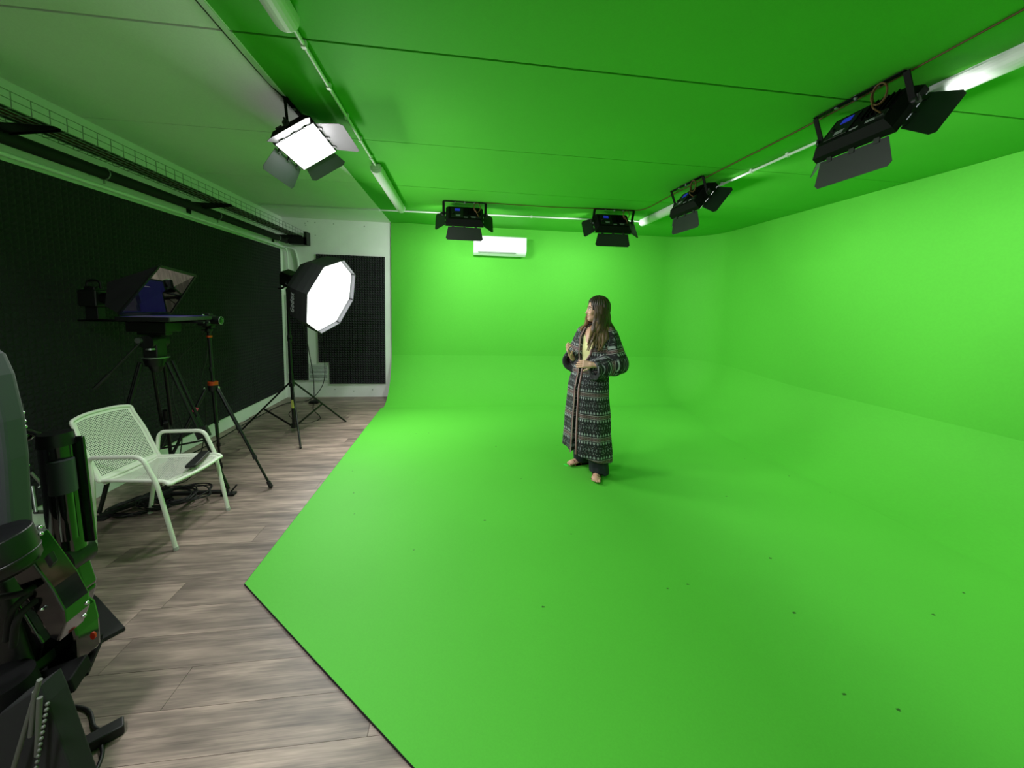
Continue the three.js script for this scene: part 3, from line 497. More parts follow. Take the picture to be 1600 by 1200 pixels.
{
  const g = thing('teleprompter', 'black teleprompter with slanted mirror glass reflecting a purple screen', 'teleprompter', [T1.x, 1.315, T1.z]);
  const o = V(T1.x, 1.315, T1.z), L = (x, y, z) => V(x, y, z).sub(o);
  const bn = L(-2.25, 1.452, -2.885), bf = L(-2.25, 1.447, -3.35), tn = L(-2.0, 1.775, -2.9), tf = L(-2.0, 1.738, -3.255);
  const quad = (a, b, c, d) => { const q = new THREE.BufferGeometry(); q.setAttribute('position', new THREE.Float32BufferAttribute([a, b, c, a, c, d].flatMap((p) => p.toArray()), 3)); q.computeVertexNormals(); return q; };
  const nrm = bf.clone().sub(bn).cross(tn.clone().sub(bn)).normalize(); if (nrm.x < 0) nrm.negate();
  const off = (p, k) => p.clone().addScaledVector(nrm, k);
  const sq = [bn, bf, tf, tn];
  part('glass', [quad(...sq), quad(...sq.map((p) => off(p, -0.004))), ...sq.map((p, i) => quad(p, sq[(i + 1) % 4], off(sq[(i + 1) % 4], -0.004), off(p, -0.004)))], phys(0x8f9094, 0.0, { metalness: 1 }), g, 'half mirrored glass');
  part('glass_frame', sq.map((p, i) => beam(off(p, -0.002), off(sq[(i + 1) % 4], -0.002), 0.016, 0.012, nrm)), M.black, g);
  const hb = [L(-2.44, 1.5, -3.02), L(-2.44, 1.5, -3.2), L(-2.42, 1.66, -3.19), L(-2.42, 1.66, -3.03)];
  part('hood', sq.map((p, i) => quad(off(p, -0.006), off(sq[(i + 1) % 4], -0.006), hb[(i + 1) % 4], hb[i])), M.blackCloth, g, 'black cloth hood');
  const mon = part('monitor', rbox(-0.03, 0.3, 0.088, 0.118, -0.17, 0.285, 0.006), M.black, g);
  const cv = document.createElement('canvas'); cv.width = 512; cv.height = 512; const q = cv.getContext('2d');
  q.fillStyle = '#3a2f86'; q.fillRect(0, 0, 512, 512); q.fillStyle = '#5b5266'; q.fillRect(40, 60, 150, 330); q.fillStyle = '#8a8494'; q.fillRect(40, 250, 120, 140); q.fillStyle = '#2c2450'; q.fillRect(190, 60, 40, 330);
  q.fillStyle = '#d9d6e6'; for (const [x, y, w] of [[60, 30, 250], [60, 410, 300], [60, 440, 220], [60, 470, 260]]) q.fillRect(x, y, w, 12);
  const st = new THREE.CanvasTexture(cv); st.colorSpace = THREE.SRGBColorSpace; st.magFilter = THREE.LinearFilter;
  part('screen', new THREE.PlaneGeometry(0.42, 0.3).rotateX(-Math.PI / 2).rotateY(Math.PI / 2).translate(0.135, 0.1185, 0.057), std(0x000000, 0.4, { emissive: new THREE.Color(1, 1, 1), emissiveMap: st, emissiveIntensity: 0.3 }), mon, 'lit purple screen lying face up');
  part('rail', [rod([-0.46, 0.075, -0.03], [0.36, 0.075, -0.03], 0.0075), rod([-0.46, 0.075, 0.03], [0.36, 0.075, 0.03], 0.0075)], M.blackMetal, g);
  part('base_plate', rbox(-0.12, 0.14, 0, 0.075, -0.07, 0.09, 0.006), M.black, g);
  const cam = thing('video_camera', 'black video camera behind the teleprompter hood', 'camera', [-2.58, 1.4, -3.13]);
  part('body', [rbox(-0.07, 0.05, 0.09, 0.21, -0.07, 0.06, 0.012), rbox(-0.05, 0.02, 0.2, 0.235, -0.04, 0.03, 0.01), rbox(-0.05, 0.03, 0, 0.09, -0.03, 0.03, 0.004)], M.black, cam);
  part('lens', rod([0.05, 0.15, 0], [0.14, 0.15, 0], 0.04, 0.045, 20), M.blackMetal, cam);
  part('handle', tube([[-0.05, 0.23, 0], [-0.04, 0.27, 0], [0.03, 0.27, 0], [0.04, 0.22, 0]], 0.01, 20, 8), M.black, cam);
}
// ------------------------------------------------------------------ small camera on a photo tripod
const T2 = V(-2.022, 0, -3.42);
{
  const t = thing('photo_tripod', 'slim black photo tripod with orange collars beside the armchair', 'tripod', T2.toArray());
  part('centre_column', rod([0.02, 0.42, 0], [-0.005, 1.3, 0], 0.0125, 0.0125, 12), M.blackMetal, t);
  part('collar', [new THREE.CylinderGeometry(0.036, 0.036, 0.028, 18).translate(0.006, 0.875, 0)], M.orangeAl, t, 'orange metal collar');
  part('collar', [new THREE.CylinderGeometry(0.021, 0.021, 0.016, 18).translate(-0.004, 1.262, 0)], M.orangeAl, t, 'orange metal collar');
  part('spider', new THREE.CylinderGeometry(0.04, 0.03, 0.05, 18).translate(0.006, 0.835, 0), M.blackMetal, t); part('column_lock', rod([0.0, 0.98, 0], [0.0, 1.01, 0], 0.018), M.blackMetal, t);
  part('ball_head', [ball([-0.005, 1.315, 0], 0.026, 16), rbox(-0.035, 0.03, 1.335, 1.348, -0.025, 0.025, 0.003), rod([-0.03, 1.31, 0], [-0.055, 1.315, 0.01], 0.009)], M.blackMetal, t);
  [[0.465, 0.1], [-0.16, -0.33], [-0.3, 0.32]].forEach(([x, z], i) => {
    const L = Math.hypot(x, z), d = V(x / L, 0, z / L), a = d.clone().multiplyScalar(0.045).setY(0.83), b = V(x, 0.02, z);
    const l = part('leg', rod(a, a.clone().lerp(b, 0.4), 0.014, 0.014), M.blackMetal, t);
    part('middle_section', rod(a.clone().lerp(b, 0.38), a.clone().lerp(b, 0.7), 0.0115), M.blackMetal, l);
    part('lower_section', rod(a.clone().lerp(b, 0.68), b, 0.009), M.blackMetal, l);
    part('twist_lock', [rod(a.clone().lerp(b, 0.38), a.clone().lerp(b, 0.42), 0.018), rod(a.clone().lerp(b, 0.68), a.clone().lerp(b, 0.715), 0.0155)], M.rubber, l);
    part('foot', [ball(b, 0.018, 10), rod(b, a.clone().lerp(b, 0.95), 0.016)], M.rubber, l);
    part('hinge_bolt', ball(a.clone().add(V(0, 0.01, 0)).addScaledVector(d, 0.01), 0.01, 10), M.chrome, l);
    if (i === 2) part('tape', rod(a.clone().lerp(b, 0.17), a.clone().lerp(b, 0.21), 0.0165), M.pink, l, 'pink tape band');
  });
  const c = thing('compact_camera', 'small black camera with green glinting lens on the slim tripod', 'camera', [T2.x - 0.005, 1.348, T2.z]);
  part('body', [rbox(-0.05, 0.03, 0, 0.085, -0.065, 0.06, 0.012), rbox(-0.035, 0.025, 0.08, 0.102, -0.025, 0.025, 0.008)], M.black, c);
  part('lens', [rod([0.03, 0.045, 0], [0.095, 0.045, 0], 0.031, 0.034, 22)], M.blackMetal, c);
  part('front_glass', new THREE.SphereGeometry(0.05, 18, 10, 0, Math.PI * 2, 0, 0.62).rotateZ(-Math.PI / 2).translate(0.057, 0.045, 0), M.lens, c, 'dark lens glass');
  part('lens_ring', new THREE.TorusGeometry(0.031, 0.003, 8, 24).rotateY(Math.PI / 2).translate(0.095, 0.045, 0), M.zinc, c);
  part('dial', [new THREE.CylinderGeometry(0.011, 0.011, 0.01, 14).translate(-0.01, 0.09, 0.045), new THREE.CylinderGeometry(0.009, 0.009, 0.012, 14).translate(-0.01, 0.09, -0.04)], M.chrome, c);
}
tag(mesh('camera_cable', tube([[-2.04, 1.32, -3.42], [-2.13, 1.2, -3.4], [-2.22, 1.08, -3.36], [-2.24, 0.8, -3.3], [-2.2, 0.5, -3.32], [-2.3, 0.1, -3.3], [-2.4, 0.02, -3.2]], 0.004, 60, 6), M.cable), 'black cable sagging from the small camera to the big tripod', 'cable');
tag(mesh('camera_cable', tube([[-2.06, 1.3, -3.46], [-2.08, 1.1, -3.47], [-2.12, 0.9, -3.45], [-2.1, 0.7, -3.45], [-2.15, 0.4, -3.5], [-2.3, 0.02, -3.5], [-2.45, 0.02, -3.4]], 0.004, 60, 6), M.cable), 'black cable hanging straight down beside the small camera tripod', 'cable');
{ // tangle of cables on the floor below the tripod
  for (let k = 0; k < 5; k++) {
    const p = [], cx = -2.38 + 0.07 * k + rr(-0.04, 0.04), cz = -3.1 + rr(-0.14, 0.16), n = 3 + (k % 2);
    for (let i = 0; i <= n * 10; i++) { const a = i / 10 * Math.PI * 2 + k, r = 0.12 + 0.05 * hash(i, k, 3); p.push([cx + r * 1.2 * Math.cos(a), 0.008 + 0.013 * k + 0.008 * hash(i, k, 4), cz + r * Math.sin(a)]); }
    tag(mesh('cable_coil', tube(p, 0.005, 200, 5), M.cable), 'loose black cable coil on the floor under the white armchair', 'cable', 'cable coils under the armchair');
  }
}
// ------------------------------------------------------------------ dark equipment in the left foreground
{
  const g = thing('padded_seat_back', 'dark grey padded seat back with a vertical seam beside the black rig', 'chair', atZ(-40, 860, -1.42).toArray());
  const o = g.position, ol = [[-150, 520], [-80, 530], [-34, 560], [-20, 590], [-10, 630], [-3, 660], [4, 720], [8, 790], [12, 850], [14, 900], [-150, 900]].map(([x, y]) => atZ(x, y, -1.42).sub(o));
  const sh = new THREE.Shape(ol.map((p) => new THREE.Vector2(p.x, p.y)));
  part('cushion', new THREE.ExtrudeGeometry(sh, { depth: 0.045, bevelEnabled: true, bevelSize: 0.018, bevelThickness: 0.02, bevelSegments: 4 }).translate(0, 0, -0.05), std(0x33363a, 0.6), g, 'dark grey padding');
  part('seam', tube([atZ(-24, 590, -1.405), atZ(-18, 640, -1.405), atZ(-10, 760, -1.405), atZ(-4, 880, -1.405)].map((p) => p.sub(o)), 0.004, 30, 6), M.black, g);
  part('post', rod([-0.12, -0.2, -0.03], [-0.12, -o.y, -0.03], 0.03), M.blackMetal, g); part('foot_plate', box(-0.3, 0.06, -o.y, -o.y + 0.02, -0.2, 0.14), M.black, g);
}
{
  const base = V(-1.35, 0, -1.4), g = thing('equipment_rig', 'black glossy equipment rig with vented cover and sloping leg on the wood floor', 'equipment', base.toArray());
  const A = (x, y, z) => atZ(x, y, z).sub(base);
  const slab = (pts, z, depth, bev = 0.006) => new THREE.ExtrudeGeometry(new THREE.Shape(pts.map(([x, y]) => { const p = A(x, y, z - depth - bev); return new THREE.Vector2(p.x, p.y); })), { depth, bevelEnabled: true, bevelSize: bev, bevelThickness: bev, bevelSegments: 3 }).translate(0, 0, z - base.z - depth);
  part('leg', slab([[-30, 1130], [95, 1046], [104, 1068], [172, 1262], [-10, 1262]], -1.15, 0.05), std(0x17191a, 0.85), g, 'matt dark sloping leg');
  part('cross_beam', beam(A(-60, 1125, -1.22), A(128, 1050, -1.3), 0.1, 0.05, V(0, 1, 0), 0.006), M.dull, g);
  part('deck', beam(A(-40, 1098, -1.3), A(150, 1024, -1.42), 0.16, 0.012, V(0, 1, 0)), M.dull, g);
  part('cover', slab([[58, 838], [64, 822], [74, 828], [120, 892], [137, 924], [139, 942], [130, 966], [122, 962], [66, 866]], -1.25, 0.07), M.blackGloss, g, 'glossy cover plate');
  part('cover_latch', slab([[79, 868], [84, 862], [90, 874], [86, 881]], -1.243, 0.01, 0.003), M.blackMetal, g);
  part('side_panel', slab([[-20, 905], [60, 880], [64, 872], [118, 962], [112, 985], [70, 1020], [-20, 1050]], -1.3, 0.1), M.blackGloss, g, 'glossy vented side panel');
  for (let k = 0; k < 4; k++) part('vent_slot', beam(A(46 + k * 9, 938 + k * 12, -1.292), A(78 + k * 8, 917 + k * 12, -1.292), 0.016, 0.022, V(0, 0, 1), 0.005), M.rubber, g);
  part('end_cap', slab([[117, 968], [136, 930], [146, 938], [152, 962], [154, 1000], [140, 1020], [122, 1024]], -1.36, 0.07, 0.012), M.blackGloss, g, 'glossy rounded end cap');
  part('warning_dot', new THREE.CylinderGeometry(0.0095, 0.0095, 0.006, 16).scale(0.8, 1, 1.35).rotateX(Math.PI / 2).translate(...A(146, 993, -1.345).toArray()), std(0xd8321c, 0.5), g, 'orange red dot');
  const rc = A(-6, 866, -1.2);
  part('holder_ring', new THREE.LatheGeometry([[0, -0.06], [0.065, -0.06], [0.075, -0.045], [0.08, 0.0], [0.082, 0.045], [0.078, 0.052], [0.06, 0.046], [0.0, 0.043]].map(([r, y]) => new THREE.Vector2(r, y)), 40).rotateX(0.12).rotateZ(0.2).translate(rc.x, rc.y, rc.z), M.blackMetal, g, 'black round holder');
  part('holder_band', new THREE.TorusGeometry(0.0805, 0.004, 8, 48).rotateX(Math.PI / 2 + 0.12).rotateZ(0.2).translate(rc.x, rc.y - 0.02, rc.z), M.blackMetal, g);
  part('inner_body', beam(A(10, 890, -1.34), A(60, 1040, -1.34), 0.14, 0.1, V(1, 0, 0), 0.02), M.black, g);
  for (const [p, q, r] of [[[-10, 935], [40, 925], [55, 915]], [[10, 1000], [22, 950], [52, 922]], [[20, 1010], [32, 960], [60, 935]]]) part('hose', tube([A(...p, -1.24), A(...q, -1.22), A(...r, -1.25)], 0.009, 20, 8), M.rubber, g);
  for (const [x, y, z] of [[62, 824, -1.22], [64, 834, -1.22], [60, 865, -1.235], [131, 962, -1.23], [136, 942, -1.24], [66, 952, -1.24]]) part('screw', ball(A(x, y, z), 0.006, 8), M.chrome, g);
  // springs and metal rods hanging below the deck
  for (const [a, b] of [[[62, 1062], [20, 1205]], [[55, 1080], [48, 1150]], [[62, 1090], [58, 1180]]]) part('metal_rod', rod(A(...a, -1.12), A(...b, -1.12), 0.006), M.dimMetal, g);
  part('chain', (() => { const q = []; for (let i = 0; i < 12; i++) q.push(ball(A(74 - i * 1.6, 1100 + i * 9, -1.11), 0.005, 8)); return q; })(), M.dimMetal, g);
  part('round_base', new THREE.CylinderGeometry(0.075, 0.085, 0.06, 32).translate(...A(-6, 1080, -1.2).toArray()), M.dull, g);
}
{
  const top = atZ(86, 676, -1.72), low = atZ(109, 862, -1.72), b = V(low.x - 0.01, 0, low.z - 0.02);
  const g = thing('support_column', 'glossy black cylindrical column with grey grip standing behind the rig', 'column', b.toArray());
  const L = (p) => p.clone().sub(b), t0 = L(top), l0 = L(low), at = (k) => t0.clone().lerp(l0, k);
  part('tube', rod(at(0.1), at(0.97), 0.052, 0.056, 28), M.blackGloss, g, 'glossy black tube');
  part('grip', rod(at(0.2).add(V(0.035, 0, 0.03)), at(0.46).add(V(0.035, 0, 0.032)), 0.038, 0.04, 24), std(0x2b2d33, 0.55), g, 'grey ribbed grip');
  part('rod', rod(at(0.46).add(V(0.035, 0, 0.03)), at(0.85).add(V(0.035, 0, 0.03)), 0.026, 0.026, 20), M.blackGloss, g);
  part('cap', [rod(at(0.0), at(0.1), 0.05, 0.055, 24)], M.blackMetal, g);
  part('side_fin', beam(at(0.05).add(V(0.048, 0, -0.03)), at(0.95).add(V(0.05, 0, -0.03)), 0.012, 0.05, V(1, 0, 0), 0.004), M.blackGloss, g);
  part('joint', [new THREE.CylinderGeometry(0.06, 0.06, 0.1, 28).rotateX(Math.PI / 2).translate(l0.x, l0.y - 0.02, l0.z)], M.blackMetal, g, 'round pivot joint');
  part('elbow', [beam([l0.x, l0.y - 0.02, l0.z], [l0.x + 0.03, l0.y - 0.17, l0.z], 0.08, 0.08, V(0, 0, 1), 0.02), beam([l0.x + 0.03, l0.y - 0.15, l0.z], [l0.x - 0.08, 0.02, l0.z], 0.08, 0.08, V(0, 0, 1), 0.02)], M.blackGloss, g);
  part('clamp_lever', [tube([[t0.x - 0.05, t0.y - 0.01, t0.z], [t0.x - 0.1, t0.y + 0.012, t0.z + 0.01], [t0.x - 0.15, t0.y - 0.006, t0.z + 0.01]], 0.012, 16, 8), ball([t0.x - 0.09, t0.y - 0.01, t0.z + 0.01], 0.02, 12)], M.blackGloss, g);
  part('foot', box(-0.2, 0.0, 0.02, 0.035, -0.1, 0.1), M.black, g);
}
{
  const sh = new THREE.Shape([[-1.55, -1.89], [-1.63, -1.78], [-2.1, -1.9], [-2.2, -2.35], [-1.83, -2.1]].map(([x, z]) => new THREE.Vector2(x, -z)));
  tag(mesh('floor_mat', new THREE.ExtrudeGeometry(sh, { depth: 0.016, bevelEnabled: true, bevelSize: 0.003, bevelThickness: 0.002, bevelSegments: 1 }).rotateX(-Math.PI / 2).translate(0, 0.002, 0), M.rubber), 'black rubber base plate corner on the wood floor behind the rig', 'mat');
  const a = atY(126, 1172, 0.03), b2 = atY(194, 1135, 0.03);
  const p = thing('power_adapter', 'black power adapter block on the wood floor beside the rig leg', 'adapter', [b2.x - 0.06, 0, b2.z + 0.02]);
  const o = p.position, d = b2.clone().sub(a).setY(0).normalize();
  part('brick', beam(V(0, 0.02, 0).addScaledVector(d, -0.08), V(0, 0.02, 0).addScaledVector(d, 0.06), 0.05, 0.036, V(0, 1, 0), 0.006), M.black, p);
  tag(mesh('adapter_cable', tube([[o.x - 0.01, 0.02, o.z - 0.02], [o.x - 0.06, 0.008, o.z - 0.05], [o.x - 0.14, 0.006, o.z - 0.12], [o.x - 0.3, 0.006, o.z - 0.16]], 0.006, 30, 7), M.cable), 'black cable leading from the adapter block behind the rig leg', 'cable');
  tag(mesh('adapter_cable', tube([[o.x + 0.02, 0.012, o.z + 0.02], [o.x + 0.045, 0.006, o.z + 0.05], [o.x + 0.07, 0.006, o.z + 0.12], [o.x + 0.07, 0.006, o.z + 0.3]], 0.006, 30, 7), M.cable), 'black cable curving from the adapter block over open floor', 'cable');
  const c = thing('bead_chain', 'string of small chrome beads behind the padded seat back', 'chain', atZ(36, 720, -1.6).toArray());
  for (const [x, y, r] of [[35, 645, 6], [38, 658, 5], [39, 667, 6], [40, 680, 4], [42, 705, 4], [43, 727, 6]]) part('bead', ball(atZ(x, y, -1.6).sub(c.position), r * 0.0012, 8), M.chrome, c);
  part('cord', tube([atZ(34, 630, -1.61), atZ(39, 667, -1.61), atZ(43, 740, -1.61), atZ(46, 900, -1.61), atZ(48, 1000, -1.61)].map((q) => q.sub(c.position)), 0.003, 20, 5), M.cable, c);
  const f = thing('folding_frame', 'thin grey metal rods of a folded frame on the floor by the foam', 'frame', atY(80, 800, 0).toArray());
  for (const [x0, y0, x1, y1] of [[48, 738, 96, 790], [60, 762, 95, 735], [50, 760, 56, 800]]) part('bar', rod(atX(x0, y0, -2.5).sub(f.position), atX(x1, y1, -2.45).sub(f.position), 0.008), M.zinc, f);
  part('foot_bar', rod([-0.12, 0.012, 0.05], [0.12, 0.012, 0.0], 0.012), M.blackMetal, f); part('upright', rod([0.02, 0.012, 0.02], atX(56, 800, -2.5).sub(f.position), 0.012), M.blackMetal, f);
}
// ------------------------------------------------------------------ the presenter
function surfaceNets(f, lo, hi, cell) {                  // mesh the zero level of a distance field
  const n = [0, 1, 2].map((k) => Math.ceil((hi[k] - lo[k]) / cell) + 1), [nx, ny, nz] = n, F = new Float32Array(nx * ny * nz), id = (i, j, k) => (k * ny + j) * nx + i;
  for (let k = 0; k < nz; k++) for (let j = 0; j < ny; j++) for (let i = 0; i < nx; i++) F[id(i, j, k)] = f(lo[0] + i * cell, lo[1] + j * cell, lo[2] + k * cell);
  const vi = new Int32Array(nx * ny * nz).fill(-1), pos = [], idx = [];
  for (let k = 0; k < nz - 1; k++) for (let j = 0; j < ny - 1; j++) for (let i = 0; i < nx - 1; i++) {
    let m = 0, c = 0, x = 0, y = 0, z = 0; const v = [];
    for (let q = 0; q < 8; q++) { const a = F[id(i + (q & 1), j + ((q >> 1) & 1), k + (q >> 2))]; v.push(a); if (a < 0) m |= 1 << q; }
    if (m === 0 || m === 255) continue;
    for (let q = 0; q < 8; q++) for (const b of [1, 2, 4]) if (!(q & b)) { const r = q | b; if ((v[q] < 0) !== (v[r] < 0)) { const t = v[q] / (v[q] - v[r]); c++; x += (q & 1) + (b === 1 ? t : 0); y += ((q >> 1) & 1) + (b === 2 ? t : 0); z += (q >> 2) + (b === 4 ? t : 0); } }
    vi[id(i, j, k)] = pos.length / 3; pos.push(lo[0] + (i + x / c) * cell, lo[1] + (j + y / c) * cell, lo[2] + (k + z / c) * cell);
  }
  for (let k = 1; k < nz - 1; k++) for (let j = 1; j < ny - 1; j++) for (let i = 1; i < nx - 1; i++) {
    const s = F[id(i, j, k)] < 0, put = (a, b, c, d, flip) => { if (a < 0 || b < 0 || c < 0 || d < 0) return; flip ? idx.push(a, c, b, a, d, c) : idx.push(a, b, c, a, c, d); };
    if (s !== F[id(i + 1, j, k)] < 0) put(vi[id(i, j - 1, k - 1)], vi[id(i, j, k - 1)], vi[id(i, j, k)], vi[id(i, j - 1, k)], !s);
    if (s !== F[id(i, j + 1, k)] < 0) put(vi[id(i - 1, j, k - 1)], vi[id(i - 1, j, k)], vi[id(i, j, k)], vi[id(i, j, k - 1)], !s);
    if (s !== F[id(i, j, k + 1)] < 0) put(vi[id(i - 1, j - 1, k)], vi[id(i, j - 1, k)], vi[id(i, j, k)], vi[id(i - 1, j, k)], !s);
  }
  const nor = [], e = cell * 0.5;
  for (let q = 0; q < pos.length; q += 3) { const [x, y, z] = [pos[q], pos[q + 1], pos[q + 2]], g = V(f(x + e, y, z) - f(x - e, y, z), f(x, y + e, z) - f(x, y - e, z), f(x, y, z + e) - f(x, y, z - e)).normalize(); nor.push(g.x, g.y, g.z); }
  const g = new THREE.BufferGeometry(); g.setAttribute('position', new THREE.Float32BufferAttribute(pos, 3)); g.setAttribute('normal', new THREE.Float32BufferAttribute(nor, 3)); g.setIndex(idx); return g;
}
function capsule(x, y, z, a, b, ra, rb) {
  const bx = b[0] - a[0], by = b[1] - a[1], bz = b[2] - a[2], px = x - a[0], py = y - a[1], pz = z - a[2];
  const t = Math.max(0, Math.min(1, (px * bx + py * by + pz * bz) / (bx * bx + by * by + bz * bz)));
  return Math.hypot(px - bx * t, py - by * t, pz - bz * t) - (ra + (rb - ra) * t);
}
const ell = (x, y, z, c, r) => { const a = (x - c[0]) / r[0], b = (y - c[1]) / r[1], d = (z - c[2]) / r[2], k = Math.hypot(a, b, d); return (k - 1) * Math.min(r[0], r[1], r[2]) * (k < 0.01 ? 1 : 1); };
const smin = (a, b, k) => { const h = Math.max(k - Math.abs(a - b), 0) / k; return Math.min(a, b) - h * h * k * 0.25; };
const smax = (a, b, k) => -smin(-a, -b, k);
const step = (tab, y) => { if (y <= tab[0][0]) return tab[0].slice(1); for (let i = 1; i < tab.length; i++) if (y <= tab[i][0]) { let t = (y - tab[i - 1][0]) / (tab[i][0] - tab[i - 1][0]); t = t * t * (3 - 2 * t); return tab[i].slice(1).map((b, k) => tab[i - 1][k + 1] + (b - tab[i - 1][k + 1]) * t); } return tab.at(-1).slice(1); };
{
  const who = thing('person', 'woman in long patterned open coat standing on the green stage with hands raised at waist', 'person', [1.26, 0.01, -3.44], -58 * Math.PI / 180);
  // her own frame: x to her left, z forward. joints
  const EL = [0.212, 1.065, -0.035], WL = [0.125, 1.06, 0.19], ER = [-0.235, 1.07, 0.0], WR = [-0.145, 1.105, 0.17], SL = [0.16, 1.325, -0.005], SR = [-0.16, 1.325, -0.005];
  const AL = [0.13, 0.09, 0.07], AR = [-0.16, 0.09, -0.05], HL = [0.07, 0.88, 0.03], HR = [-0.11, 0.88, 0.03], KL = [0.075, 0.48, 0.06], KR = [-0.14, 0.48, 0.01];
  const headYaw = -36 * Math.PI / 180, HC0 = [0.0, 1.545, 0.005], ch = Math.cos(headYaw), shd = Math.sin(headYaw);
  const toHead = (x, y, z) => { const dx = x - HC0[0], dz = z - HC0[2]; return [dx * ch - dz * shd, y - HC0[1], dx * shd + dz * ch]; };
  const fromHead = (x, y, z) => [HC0[0] + x * ch + z * shd, HC0[1] + y, HC0[2] - x * shd + z * ch];
  // head: origin between the ears at eye height, face along +z
  const headF = (X, Y, Z) => {
    const [x0, y, z] = toHead(X, Y, Z), x = Math.abs(x0);
    let d = ell(x, y, z, [0, 0.028, -0.012], [0.073, 0.088, 0.093]);
    d = smin(d, ell(x, y, z, [0, -0.03, 0.028], [0.058, 0.07, 0.062]), 0.03);           // face mass
    d = smin(d, ell(x, y, z, [0, -0.083, 0.062], [0.026, 0.021, 0.022]), 0.03);          // chin
    d = smin(d, capsule(x, y, z, [0.05, -0.05, 0.0], [0.015, -0.088, 0.055], 0.014, 0.014), 0.025); // jaw
    d = smin(d, ell(x, y, z, [0.036, -0.026, 0.062], [0.022, 0.018, 0.018]), 0.02);      // cheek bone
    d = smax(d, -ell(x, y, z, [0.03, 0.004, 0.092], [0.016, 0.011, 0.014]), 0.012);      // eye socket
    d = smin(d, capsule(x, y, z, [0, 0.012, 0.078], [0, -0.032, 0.101], 0.007, 0.0095), 0.012); // nose
    d = smin(d, ell(x, y, z, [0.009, -0.034, 0.09], [0.008, 0.006, 0.009]), 0.008);
    d = smin(d, ell(x, y, z, [0, -0.0555, 0.083], [0.02, 0.0055, 0.010]), 0.006);        // lips
    d = smin(d, ell(x, y, z, [0, -0.0665, 0.081], [0.017, 0.0065, 0.010]), 0.006);
    d = smin(d, ell(x, y, z, [0.074, -0.008, -0.008], [0.008, 0.028, 0.017]), 0.008);     // ear
    return d;
  };
  const neckF = (x, y, z) => capsule(x, y, z, [0, 1.49, -0.012], [0, 1.37, -0.025], 0.05, 0.056);
  const bodyF = (x, y, z) => {
    let d = capsule(x, y, z, [0, 1.28, -0.01], [-0.02, 1.02, 0.01], 0.115, 0.1);
    d = smin(d, capsule(x, y, z, [-0.02, 0.93, 0.025], [-0.02, 0.9, 0.025], 0.13, 0.13), 0.08);
    d = smin(d, capsule(x, y, z, SL, SR, 0.052, 0.052), 0.05); d = smin(d, neckF(x, y, z), 0.03);
    for (const [a, b, c] of [[SL, EL, WL], [SR, ER, WR]]) { d = smin(d, capsule(x, y, z, a, b, 0.045, 0.036), 0.03); d = smin(d, capsule(x, y, z, b, c, 0.037, 0.024), 0.02); }
    for (const [a, b, c] of [[HL, KL, AL], [HR, KR, AR]]) { d = smin(d, capsule(x, y, z, a, b, 0.075, 0.05), 0.03); d = smin(d, capsule(x, y, z, b, c, 0.05, 0.032), 0.02); }
    return d;
  };
  // hands: palm box between wrist and knuckles, fingers as chains
  const norm = (v) => v.clone().normalize();
  function handF(wrist, dir, palmN, side, curls, spread, thumb) {
    const W = v3(wrist), D = norm(v3(dir)), N = norm(v3(palmN).addScaledVector(D, -v3(palmN).dot(D))), S = D.clone().cross(N).multiplyScalar(side); // S towards the thumb
    const P = (d, s, n) => W.clone().addScaledVector(D, d).addScaledVector(S, s).addScaledVector(N, n).toArray(), bones = [];
    bones.push([P(-0.03, 0, 0), P(0.012, 0, 0), 0.024, 0.022]);
    for (const s of [-0.024, -0.008, 0.008, 0.024]) bones.push([P(0.012, s * 0.6, 0), P(0.078, s, 0), 0.0135, 0.011]);
    [[0.026, 0.072], [0.009, 0.08], [-0.009, 0.074], [-0.026, 0.058]].forEach(([s, L], k) => {
      let p = W.clone().addScaledVector(D, 0.078).addScaledVector(S, s), a = 0; const seg = [0.42, 0.32, 0.26];
      for (let q = 0; q < 3; q++) { a += curls[k] * [0.75, 1, 0.7][q]; const dd = D.clone().multiplyScalar(Math.cos(a)).addScaledVector(N, Math.sin(a)).addScaledVector(S, spread * s * 8).normalize(), e = p.clone().addScaledVector(dd, L * seg[q]); bones.push([p.toArray(), e.toArray(), 0.0092 - q * 0.0009, 0.0085 - q * 0.001]); p = e; }
    });
    let p = W.clone().addScaledVector(D, 0.025).addScaledVector(S, 0.022).addScaledVector(N, 0.004);
    for (const [d, s, n, L, r] of thumb) { const e = p.clone().addScaledVector(D.clone().multiplyScalar(d).addScaledVector(S, s).addScaledVector(N, n).normalize(), L); bones.push([p.toArray(), e.toArray(), r, r * 0.92]); p = e; }
    return { f: (x, y, z) => { let d = 1; bones.forEach((b, i) => { const c = capsule(x, y, z, ...b); d = i < 5 ? smin(d, c, 0.012) : smin(d, c, 0.003); }); return d; }, c: W.clone().addScaledVector(D, 0.07) };
  }
  const hL = handF(WL, [-0.78, 0.02, 0.5], [-0.45, -0.25, -0.85], 1, [0.25, 0.28, 0.3, 0.34], 0.2, [[0.8, 0.75, 0.15, 0.035, 0.0105], [0.95, 0.35, 0.2, 0.028, 0.0095]]);
  const hR = handF(WR, [-0.05, 0.72, 0.62], [0.55, 0.45, -0.55], -1, [0.55, 0.5, 0.42, 0.4], 0.5, [[0.75, 0.7, 0.35, 0.036, 0.0105], [0.9, 0.15, 0.55, 0.028, 0.0095]]);
  const bound = (c, r) => [[c.x - r, c.y - r, c.z - r], [c.x + r, c.y + r, c.z + r]];
